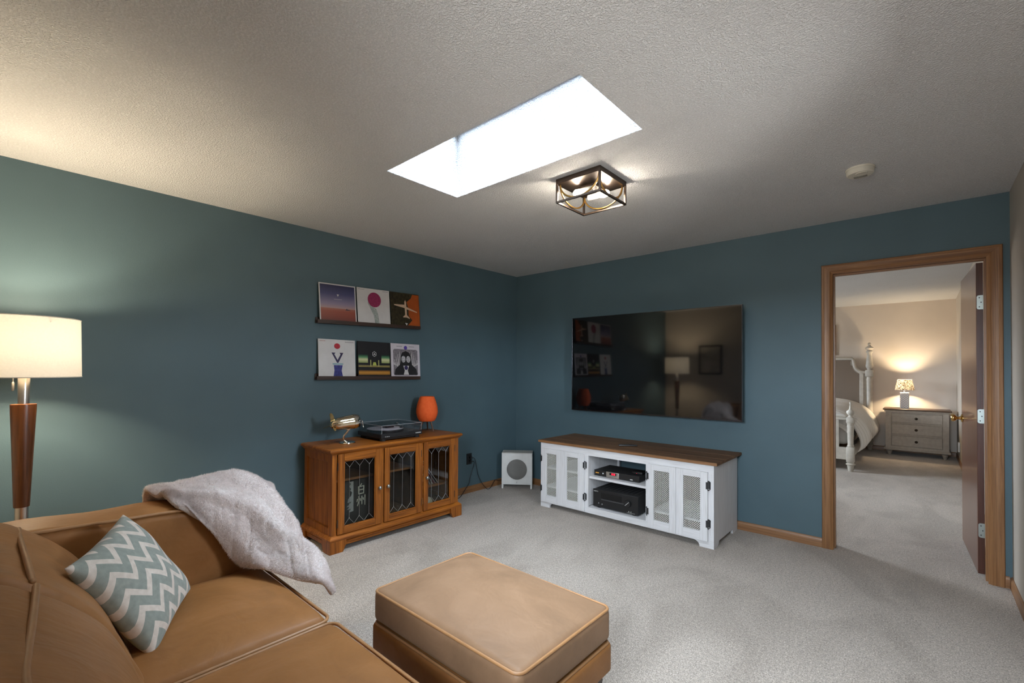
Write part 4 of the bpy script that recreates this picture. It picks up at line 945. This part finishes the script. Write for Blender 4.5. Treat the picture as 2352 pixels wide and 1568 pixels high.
# ------------------------------------------------------------------ picture ledges and record covers
LEDGE = wood('ledge_dark', (.028, .016, .011), (.065, .032, .022), 'y', 20, .45)
LY_, LT = -1.957, {}
for z, tilt, lb in ((1.695, .0175, 'upper dark wood picture ledge holding three record covers'), (1.228, -.007, 'lower dark wood picture ledge holding three record covers')):
    t = thing('picture_ledge', lb, 'shelf', (0, LY_, z)); t.rotation_euler = (tilt, 0, 0)
    MB().box(.0005, -.500, 0, .010, .500, .050, .001).build('back_rail', LEDGE, t, 0); MB().box(.010, -.504, 0, .054, .504, .011, .001).build('ledge_board', LEDGE, t, 0)
    MB().box(.046, -.504, .011, .054, .504, .030, .001).build('front_lip', LEDGE, t, 0)
def grad(name, stops, rough=.35):
    m = NT(name); m.set(rough); tc = m.N('ShaderNodeTexCoord'); s_ = m.N('ShaderNodeSeparateXYZ'); m.L(tc.outputs['Object'], s_.inputs[0])
    f = m.math('DIVIDE', s_.outputs[2], .315); m.base(m.ramp(f, stops)); return m.m
def cover(label, y, z, tilt, base_mat, shapes, lean=.082, wdt=.322):
    t = thing('record_cover', label, 'record cover', (.0455, y, z+.0118+(y-LY_)*tilt), 0); t.rotation_euler = (tilt, -lean, 0)
    MB().box(-.004, -wdt/2, 0, -.0004, wdt/2, wdt, .0004).build('sleeve', base_mat, t, 0)
    for k, (nm, poly, mat) in enumerate(shapes):
        m = MB(); m.prism([(p[0]*wdt, p[1]*wdt) for p in poly], 'yz', -.0004, -.0001+.0002*k); m.build(nm, mat, t, 0)
def circ(cx, cy_, r, n=28, sy=1): return [(cx+r*math.cos(2*PI*k/n), cy_+r*sy*math.sin(2*PI*k/n)) for k in range(n)]
def rc_(x0, y0, x1, y1): return [(x0, y0), (x1, y0), (x1, y1), (x0, y1)]
CW_ = plain('cover_white', (.62, .61, .61), .4); CK = plain('cover_black', (.012, .012, .014), .35); INK = plain('cover_ink', (.05, .04, .07), .4)
TRI = [(-.03, .725), (.03, .725), (0, .668)]
zu, zl = 1.695, 1.228
cover('record cover with a violet sky over a rust-red plain inside a white border', -2.277, zu, .0175, CW_, [
    ('print', rc_(-.47, .03, .47, .97), grad('dusk', [(.03, (.16, .035, .028)), (.30, (.30, .075, .045)), (.37, (.34, .12, .085)), (.385, (.42, .28, .27)), (.5, (.26, .22, .33)), (.75, (.06, .065, .17)), (.97, (.018, .02, .075))])),
    ('print_mark', [(-.032, .735), (.032, .735), (0, .675)], CW_), ('print_line', rc_(-.11, .60, .11, .606), CW_), ('print_mark', [(.18, .335), (.2, .345), (.23, .385), (.25, .36), (.29, .355), (.34, .335)], INK)])
cover('white record cover with a crimson disc on a pale column', -1.943, zu, .0175, CW_, [
    ('print', [(.02, .01), (.145, .01), (.115, .30), (.06, .46), (-.04, .50), (-.10, .66), (-.17, .68), (-.19, .60), (-.10, .42), (-.02, .26)], plain('cover_grey_teal', (.34, .38, .36), .5, 0, .3, .35, 60)),
    ('print', circ(.02, .70, .205), plain('cover_crimson', (.27, .025, .09), .5, 0, .3, .25, 70)), ('print_line', rc_(-.46, .955, -.28, .961), INK), ('print_line', rc_(.28, .955, .46, .961), INK)])
cover('record cover half dark forest green and half burnt orange with a pale plane', -1.612, zu, .0175, plain('cover_forest', (.030, .024, .010), .45, 0, .3, .75, 40), [
    ('print', [(.02, .02), (.49, .02), (.49, .98), (.26, .98), (.20, .86), (.12, .80), (.05, .74), (.10, .55), (.10, .34), (.22, .22)], plain('cover_rust', (.36, .075, .012), .45, 0, .3, .15, 14)),
    ('print', [(0, .80), (.03, .74), (.035, .60), (.40, .48), (.40, .45), (.04, .53), (.04, .36), (.13, .28), (.13, .255), (.02, .29), (-.09, .285), (-.09, .31), (-.02, .36), (-.025, .56), (-.38, .62), (-.38, .645), (-.03, .66), (-.03, .74)], plain('cover_tan', (.60, .42, .30), .45)),
    ('print_mark', [(-.035, .125), (.055, .115), (.01, .05)], CW_)])
cover('white record cover with a red spot above a navy wedge and a blue column', -2.283, zl, -.007, CW_, [
    ('print', [(-.10, .34), (.14, .34), (.11, .2), (.15, 0.005), (-.12, 0.005), (-.085, .2)], plain('cover_blue', (.04, .045, .19), .4, 0, .3, .5, 50)), ('print', rc_(-.13, .355, .155, .385), plain('cover_aqua', (.18, .36, .42), .4)),
    ('print', [(-.155, .66), (-.05, .66), (-.08, .62), (.005, .47), (.09, .62), (.06, .66), (.165, .66), (.025, .40), (-.01, .40)], plain('cover_navy', (.025, .018, .07), .4)),
    ('print', circ(0, .83, .082, 14, .9), plain('cover_red', (.42, .03, .045), .4, 0, .3, .35, 90)), ('print_line', rc_(-.46, .945, -.31, .953), plain('cover_redline', (.4, .1, .1), .5)), ('print_line', rc_(.22, .940, .46, .948), INK)])
cover('black record cover with green and amber light bands', -1.938, zl, -.007, CK, [
    ('print', rc_(-.48, .42, -.20, .64), grad('glow_green', [(.43, (.25, .30, .10)), (.52, (.62, .62, .35)), (.58, (.10, .26, .12)), (.64, (.01, .05, .03))])), ('print', rc_(.22, .42, .48, .64), grad('glow_green2', [(.43, (.25, .30, .10)), (.52, (.62, .62, .35)), (.58, (.10, .26, .12)), (.64, (.01, .05, .03))])),
    ('print', rc_(-.48, .31, .48, .325), plain('cover_amber', (.55, .42, .12), .4)), ('print', rc_(-.48, .34, .48, .352), plain('cover_amber2', (.45, .40, .15), .4)), ('print', [(-.06, .35), (.06, .35), (.035, .44), (-.035, .44)], plain('cover_lime', (.42, .48, .10), .4)),
    ('print', rc_(-.13, .33, -.105, .50), plain('cover_lime2', (.45, .47, .18), .4)), ('print', rc_(.115, .33, .14, .50), plain('cover_lime3', (.45, .47, .18), .4)),
    ('print', rc_(-.48, .09, .48, .215), grad('amber_floor', [(.08, (.05, .02, .005)), (.15, (.55, .26, .04)), (.22, (.14, .06, .015))]))]
    + [('print_mark', [(.068*math.cos(a), .665+.075*math.sin(a)), (.068*math.cos(b_), .665+.075*math.sin(b_)), (.056*math.cos(b_), .665+.062*math.sin(b_)), (.056*math.cos(a), .665+.062*math.sin(a))], CW_) for a, b_ in [(PI/6+PI/3*k, PI/6+PI/3*(k+1)) for k in range(6)]]
    + [('print_mark', [(-.03, .645), (.03, .645), (0, .695)], CW_), ('print_line', rc_(-.42, .035, -.29, .05), CW_)])
GREYF = plain('cover_grey', (.20, .18, .20), .45, 0, .3, .5, 80)
FACE_ = plain('cover_speckled', (.42, .41, .43), .45, 0, .3, .75, 160)
wings = []
for s_ in (-1, 1):
    for k in range(5):
        x = .14+.052*k; wings.append(('print', [(s_*(x+.02), .30+.02*k), (s_*min(.40, x+.045+.014*k), .62-.03*k), (s_*min(.40, x+.075+.012*k), .80-.09*k), (s_*(x+.065), .52-.02*k), (s_*(x+.055), .30+.02*k)], CW_))
cover('white record cover with a black arch shape inside a rounded grey frame', -1.608, zl, -.007, plain('cover_lilac_white', (.60, .56, .61), .4), [
    ('print', [(.42*a, .46+.38*b_) for a, b_ in ((-1, -.9), (-.9, -1), (.9, -1), (1, -.9), (1, .9), (.9, 1), (-.9, 1), (-1, .9))], GREYF)] + wings +
    [('print', [(-.40, .10), (-.36, .26), (-.20, .40), (-.18, .62), (-.12, .74), (0, .79), (.12, .74), (.18, .62), (.20, .40), (.36, .26), (.40, .10)], CK), ('print', circ(-.085, .55, .072, 20, 1.35), FACE_), ('print', circ(.085, .55, .072, 20, 1.35), FACE_), ('print', [(-.09, .10), (-.05, .22), (-.1, .36), (.1, .36), (.05, .22), (.09, .10)], CW_),
     ('print', circ(0, .30, .062), plain('cover_violet', (.03, .02, .09), .4)), ('print', circ(0, .885, .055, 16), plain('cover_violet2', (.10, .06, .34), .4)), ('print_line', rc_(-.30, .915, -.12, .923), INK), ('print_line', rc_(.12, .915, .30, .923), INK)])

# ------------------------------------------------------------------ ceiling light and smoke detector
cl = thing('ceiling_light', 'square open-cage flush ceiling light with dark bars and brass arcs', 'ceiling light', (2.1865, -1.833, H))
hw, zb_ = .149, -.141
MB().box(-hw, -hw, -.030, hw, hw, -.0005, .001).build('ceiling_plate', BRONZE, cl, 0)
for sx in (-1, 1):
    for sy in (-1, 1): MB().box(min(sx*hw, sx*(hw-.011)), min(sy*hw, sy*(hw-.011)), zb_, max(sx*hw, sx*(hw-.011)), max(sy*hw, sy*(hw-.011)), -.030).build('corner_post', BRONZE, cl, 0)
for s_ in (-1, 1):
    MB().box(-hw+.011, min(s_*hw, s_*(hw-.011)), zb_, hw-.011, max(s_*hw, s_*(hw-.011)), zb_+.011).build('bottom_bar', BRONZE, cl, 0)
    MB().box(min(s_*hw, s_*(hw-.011)), -hw+.011, zb_, max(s_*hw, s_*(hw-.011)), hw-.011, zb_+.011).build('bottom_bar', BRONZE, cl, 0)
for k in range(4):
    R_ = Matrix.Rotation(k*PI/2, 3, 'Z'); m = MB(); e = hw-.006
    P = [R_ @ Vector((e-.012, (e-.012)*math.cos(PI*j/24), -.032-(abs(zb_)-.045)*math.sin(PI*j/24))) for j in range(25)]
    m.tube([p[:] for p in P], .0052, 8); m.build('arc', BRASS, cl, 180)
LBULB = emit('clear_bulb_glow', (1, .86, .66), 14)
MB().lathe([(.018, -.050), (.020, -.030)], n=16).build('stem', BRONZE, cl)
MB().box(-.06, -.072, -.062, .06, .072, -.050, .002).build('socket_arm', BRONZE, cl, 0)
for s_ in (-1, 1):
    y = s_*.055; so = MB().lathe([(.0165, -.052), (.0175, -.046), (.0175, .005), (.015, .008)], (0, y, -.075), 18, 'x')
    if s_ < 0: so.V = [(-v[0], v[1], v[2]) for v in so.V]; so.F = [f[::-1] for f in so.F]
    so.build('socket', plain('socket_white_%d' % s_, (.62, .60, .56), .35), cl, 40)
    bb = MB().lathe([(.012, .008), (.014, .018), (.019, .034), (.023, .052), (.021, .070), (.012, .084), (0, .087)], (0, y, -.075), 20, 'x', False)
    if s_ < 0: bb.V = [(-v[0], v[1], v[2]) for v in bb.V]; bb.F = [f[::-1] for f in bb.F]
    bb.build('bulb', LBULB, cl, 180)
    point('ceiling_light_glow', (s_*.056, y, -.075), 17.0, (1, .88, .72), .0315, cl)
sd = thing('smoke_detector', 'round ivory smoke detector on the ceiling near the door', 'smoke detector', (3.388, -1.0, H))
MB().lathe([(.066, -.0005), (.066, -.007), (.0645, -.009)], n=48).build('mount', IVORY, sd, 40)
MB().lathe([(.0625, -.009), (.0635, -.012), (.062, -.030), (.057, -.035), (0, -.037)], n=48, cap=False).build('cover', IVORY, sd, 40)
MB().lathe([(.028, -.0355), (.026, -.0385), (.010, -.0375), (0, -.0375)], (.008, -.02, 0), 28, cap=False).build('test_button', IVORY, sd, 40)
m = MB()
for k in range(5): m.box(-.030, .012+k*.006, -.0368, .030, .015+k*.006, -.0355)
m.build('vent_slots', plain('vent_shadow', (.2, .19, .16), .6), sd, 0)
# ------------------------------------------------------------------ bedroom seen through the door
BEDW = plain('bed_whitewash', (.50, .46, .40), .5, 0, .4, .12, 18, .1, 120)
bed = thing('bed', 'whitewashed four-post bed with a woven headboard panel in the bedroom', 'bed', (2.16, 3.4, 0))
bw = .77; yh = 2.36
def post_low(x, y):
    m = MB(); m.lathe([(.0, 0), (.026, 0), (.030, .01), (.036, .06), (.040, .082), (.052, .088), (.054, .098), (.044, .106), (.036, .112), (.040, .125)], (x, y, 0), 24, cap=False)
    m.box(x-.044, y-.044, .125, x+.044, y+.044, .325, .004)
    m.lathe([(.036, .325), (.040, .335), (.034, .345), (.033, .36), (.037, .58), (.040, .60), (.033, .612), (.040, .625), (.036, .64)], (x, y, 0), 24, cap=False)
    m.box(x-.043, y-.043, .640, x+.043, y+.043, .715, .006)
    m.lathe([(.043, .715), (.034, .722), (.022, .730), (.020, .742), (.034, .755), (.044, .775), (.046, .790), (.036, .806), (.020, .815), (.014, .83), (.010, .86), (.007, .89), (.012, .905), (.008, .915), (.0, .93)], (x, y, 0), 24, cap=False)
    return m
def post_high(x, y):
    m = MB(); m.lathe([(.0, 0), (.026, 0), (.036, .06), (.052, .09), (.044, .106), (.040, .125)], (x, y, 0), 24, cap=False)
    m.box(x-.044, y-.044, .125, x+.044, y+.044, .40, .004)
    m.lathe([(.036, .40), (.040, .41), (.034, .42), (.040, .62), (.050, .64), (.046, .66), (.042, .67), (.045, 1.17), (.052, 1.19), (.042, 1.215), (.042, 1.24)], (x, y, 0), 24, cap=False)
    m.box(x-.055, y-.055, 1.24, x+.055, y+.055, 1.355, .008)
    m.lathe([(.036, 1.355), (.034, 1.375), (.050, 1.40), (.054, 1.425), (.050, 1.45), (.036, 1.60), (.032, 1.64), (.046, 1.655), (.048, 1.672), (.034, 1.69), (.030, 1.70), (.055, 1.715), (.060, 1.73), (.050, 1.745), (.022, 1.765), (.020, 1.785), (.026, 1.80), (.014, 1.82), (0, 1.823)], (x, y, 0), 24, cap=False)
    return m
for s_ in (-1, 1):
    post_low(s_*bw, 0).build('bed_post', BEDW, bed, 50); post_high(s_*(bw+.045), yh).build('bed_post', BEDW, bed, 50)
m = MB()
for s_ in (-1, 1): MB().box(min(s_*(bw+.02), s_*(bw-.02)), .044, .17, max(s_*(bw+.02), s_*(bw-.02)), yh-.05, .33, .004).build('side_rail', BEDW, bed, 30)
MB().box(-bw+.044, -.016, .15, bw-.044, .016, .315, .004).build('foot_rail', BEDW, bed, 30); MB().box(-bw+.044, -.020, .68, bw-.044, .020, .715, .004).build('foot_rail', BEDW, bed, 30)
MB().box(-bw+.044, -.026, .715, bw-.044, .026, .735, .006).build('foot_rail', BEDW, bed, 30)
CANE = NT('woven_cane'); CANE.set(.75, 0, .2); _v = CANE.coord()
w1 = CANE.N('ShaderNodeTexWave', wave_type='BANDS', bands_direction='X'); w1.inputs['Scale'].default_value = 55; w1.inputs['Distortion'].default_value = 1.2; CANE.L(_v, w1.inputs['Vector'])
w2 = CANE.N('ShaderNodeTexWave', wave_type='BANDS', bands_direction='Z'); w2.inputs['Scale'].default_value = 55; w2.inputs['Distortion'].default_value = 1.2; CANE.L(_v, w2.inputs['Vector'])
CANE.base(CANE.ramp(CANE.mix(.5, w1.outputs['Fac'], w2.outputs['Fac']), [(.2, (.13, .095, .07)), (.75, (.30, .24, .19))])); CANE.bump(CANE.mix(.5, w1.outputs['Fac'], w2.outputs['Fac']), .4, .004)
for k, (x0, x1) in enumerate(((-bw+.044, -bw+.075), (bw-.20, bw-.125))): MB().box(x0, -.012, .315, x1, .012, .68, .002).build('foot_slat', BEDW, bed, 30)
MB().box(-bw+.075, -.008, .315, bw-.20, .008, .68).build('foot_panel', CANE.m, bed, 0)
# headboard with a scooped shoulder
def hb(off):
    R = [(.575-off*.3, 1.575-off), (.60-off, 1.54-off), (.605-off, 1.49-off)]
    arcp = [(.745-.135*math.cos(a)-off*.6, 1.47-.135*math.sin(a)-off) for a in [PI/2*k/8 for k in range(9)]]
    right = [(.0, 1.575-off)]+R+arcp+[(bw-.0-off*.6, 1.335-off)]
    return right
O_ = hb(0); I_ = hb(.05)
full = O_+[(bw, .45)]; poly = [(-p[0], p[1]) for p in full[::-1]]+full[1:]
MB().prism(poly, 'xz', yh-.012, yh+.012).build('headboard_backing', BEDW, bed, 0)
inn = [(p[0], p[1]) for p in I_[:-1]]+[(.690, 1.285), (.690, .45)]; poly = [(-p[0], p[1]) for p in inn[::-1]]+inn[1:]
MB().prism(poly, 'xz', yh-.018, yh-.0125).build('headboard_panel', CANE.m, bed, 0)
P = [(x, yh-.02, z) for x, z in [(-p[0], p[1]-.02) for p in O_[::-1]]+[(p[0], p[1]-.02) for p in O_[1:]]]
MB().tube(P, .026, 10).build('headboard_rail', BEDW, bed, 60)
for s_ in (-1, 1): MB().box(min(s_*.68, s_*.735), yh-.035, .45, max(s_*.68, s_*.735), yh-.013, 1.31, .004).build('headboard_stile', BEDW, bed, 30)
MB().soft(-bw+.03, .06, .34, bw-.03, yh-.04, .74, .06).build('mattress', plain('mattress_ticking', (.6, .58, .55), .8), bed, 180)
DUV = NT('duvet_cotton'); DUV.set(.85, 0, .2, sheen=.2); _v = DUV.coord((1, 1, 1), (0, 0, .12))
wv = DUV.N('ShaderNodeTexWave', wave_type='BANDS', bands_direction='Y'); wv.inputs['Scale'].default_value = 5.0; wv.inputs['Distortion'].default_value = .4; DUV.L(_v, wv.inputs['Vector'])
DUV.base(DUV.ramp(wv.outputs['Fac'], [(.84, (.64, .60, .55)), (.96, (.53, .48, .42))])); DUV.bump(DUV.noise(DUV.coord(), 9, 3), .4, .03)
XS = [(-.90, .36), (-.93, .50), (-.86, .66), (-.66, .80), (-.3, .86), (0, .87), (.3, .86), (.62, .81), (.80, .70), (.90, .54), (.93, .40), (.89, .30)]
XP = spline([(a, b_, 0) for a, b_ in XS], 60)
def duv(u, v, o=0):
    q = XP[min(59, int(round(v*59)))]; y = .03+u*(yh-.08); e = max(0, 1-u/.12)
    wob_ = .012*math.sin(u*19+v*6)+.008*math.sin(u*37-v*11)
    z = q[1]-.16*e*e*(abs(q[0]) < .8)-.04*e
    side = max(0, (abs(q[0])-.7)/.25)
    x = q[0]+math.copysign(1, q[0])*side*(.03*math.sin(u*22)+.02*math.sin(u*9+1)-.05*e)
    if side > 0: z += side*.03*math.sin(u*13+.5)
    return (x*(1-o*.03), y+e*.03*0, z+wob_-.02*o)
m = MB(); m.grid(lambda u, v: duv(u, v), 50, 60); m.grid(lambda u, v: duv(u, v, 1), 50, 60); n1 = 50*60
ring = [i*60 for i in range(50)]+[49*60+j for j in range(1, 60)]+[i*60+59 for i in range(48, -1, -1)]+[j for j in range(58, 0, -1)]
m.F += [(ring[k], ring[(k+1) % len(ring)], ring[(k+1) % len(ring)]+n1, ring[k]+n1) for k in range(len(ring))]; m.M += [0]*len(ring)
dv_ = m.build('duvet', DUV.m, None, 180, (2.16, 3.4, 0)); tag(dv_, 'puffy off-white pinstriped duvet spread over the four-post bed', 'duvet')
b = bmesh.new(); b.from_mesh(dv_.data); bmesh.ops.recalc_face_normals(b, faces=b.faces[:]); b.to_mesh(dv_.data); b.free()
NSW = plain('nightstand_paint', (.36, .305, .25), .5, 0, .4, .12, 22, .1, 120)
ns = thing('nightstand', 'greige three-drawer nightstand with a dark top beside the bedroom wall', 'nightstand', (3.572, 5.385, 0))
hw = .372; dp_ = .44
m = MB(); m.box(-hw-.032, -.035, .716, hw+.032, dp_, .738, .008, 3); m.build('top', wood('nightstand_top', (.05, .025, .014), (.12, .065, .035), 'x', 22, .35), ns, 30)
MB().box(-hw-.012, -.014, .690, hw+.012, dp_-.005, .716, .006, 2).build('top_moulding', NSW, ns, 30)
m = MB(); m.box(-hw, 0, .115, -hw+.07, .022, .690); m.box(hw-.07, 0, .115, hw, .022, .690)
for z0, z1 in ((.115, .150), (.318, .334), (.502, .518), (.672, .690)): m.box(-hw+.07, 0, z0, hw-.07, .022, z1)
m.build('face_frame', NSW, ns, 0)
m = MB(); m.box(-hw, .022, .115, -hw+.018, dp_-.01, .690); m.box(hw-.018, .022, .115, hw, dp_-.01, .690); m.box(-hw+.018, dp_-.02, .115, hw-.018, dp_-.01, .690); m.box(-hw+.018, .06, .115, hw-.018, dp_-.02, .130); m.build('carcass', NSW, ns, 0)
MB().box(-hw-.022, -.022, .080, hw+.022, dp_-.005, .115, .010, 3).build('plinth', NSW, ns, 30)
ORB = mat_metal('dark_knob', (.06, .045, .035), .35)
for z0, z1 in ((.153, .315), (.337, .499), (.521, .669)):
    d = bpy.data.objects.new('drawer', None); COL.objects.link(d); d.parent = ns
    MB().box(-hw+.073, .003, z0, hw-.073, .030, z1, .001).build('drawer_front', NSW, d, 0)
    m = MB(); e = .010
    for (x0, a, x1, b_) in ((-hw+.073, z0, -hw+.073+e, z1), (hw-.073-e, z0, hw-.073, z1), (-hw+.073+e, z0, hw-.073-e, z0+e), (-hw+.073+e, z1-e, hw-.073-e, z1)): m.box(x0, -.005, a, x1, .003, b_, .002)
    m.build('drawer_bead', NSW, d, 30)
    zc = (z0+z1)/2; MB().lathe([(.008, .003), (.007, -.012), (.016, -.018), (.0195, -.024), (.015, -.031), (0, -.033)], (0, 0, zc), 18, 'y', False).build('knob', ORB, d, 50)
for sx in (-1, 1):
    for y in (.035, dp_-.06): MB().lathe([(.018, 0), (.022, .006), (.034, .045), (.040, .058), (.034, .066), (.042, .074), (.040, .081)], (sx*(hw-.045), y, 0), 20).build('foot', NSW, ns, 50)
blp = thing('bedside_lamp', 'small lit bedside lamp with a patterned shade on the nightstand', 'lamp', (3.433, 5.60, .7385))
m = MB(); m.box(-.054, -.054, .0, .054, .054, .255, .004); m.build('lamp_base', plain('lamp_ceramic', (.60, .57, .53), .4), blp, 30)
m = MB(); p = .036
for sg in (1, -1):
    k = -8
    while k < 12:
        pts = [(-.054+t*.108, k*p+sg*t*.108) for t in [i/8 for i in range(9)]]; seg = [q for q in pts if .002 <= q[1] <= .253]
        if len(seg) > 1: m.tube([(q[0], -.0545, q[1]) for q in seg], .0028, 5); m.tube([(-.0545, q[0], q[1]) for q in seg], .0028, 5)
        k += 1
m.build('lattice_relief', plain('lamp_lattice', (.36, .31, .28), .5), blp, 40)
MB().lathe([(.014, .255), (.014, .36)], n=14).build('neck', NICKEL, blp)
MB().lathe([(.124, .296), (.090, .462)], n=48, cap=False).build('lamp_shade', mat_shade('script_shade', (.80, .68, .50), .055, 0, True), blp, 180)
MB().lathe([(.012, .36), (.026, .395), (.022, .42), (0, .43)], n=14, cap=False).build('bulb', BULB, blp, 180)
point('bedside_light', (0, 0, .395), 130, (1, .78, .5), .03, blp)
wp = thing('wall_box', 'small white box on the bedroom wall beyond the nightstand', 'wall box', (W, 5.125, .243))
MB().box(-.022, -.06, -.07, -.0003, .06, .07, .004, 2).build('cover', WHITEP, wp, 30)
pf2 = thing('wall_picture', 'wood framed picture on the bedroom wall above the bed', 'picture', (2.17, YB, 1.89))
for (x0, z0, x1, z1) in ((-.325, -.27, -.285, .27), (.285, -.27, .325, .27), (-.285, -.27, .285, -.23), (-.285, .23, .285, .27)): MB().box(x0, -.025, z0, x1, -.0005, z1, .003).build('frame_bar', OAK['x'], pf2, 30)
MB().box(-.285, -.012, -.23, .285, -.004, .23).build('picture_sheet', plain('art_beige', (.45, .40, .34), .6, 0, .3, .3, 6), pf2, 0)
pf3 = thing('wall_picture', 'dark framed picture on the beige wall behind the sofa', 'picture', (.83, YF, 1.52))
for (x0, z0, x1, z1) in ((-.2, -.26, -.17, .26), (.17, -.26, .2, .26), (-.17, -.26, .17, -.23), (-.17, .23, .17, .26)): MB().box(x0, .0005, z0, x1, .025, z1, .003).build('frame_bar', BLACKP, pf3, 30)
MB().box(-.17, .003, -.23, .17, .008, .23).build('picture_sheet', plain('art_grey', (.32, .29, .25), .6, 0, .3, .35, 5), pf3, 0)
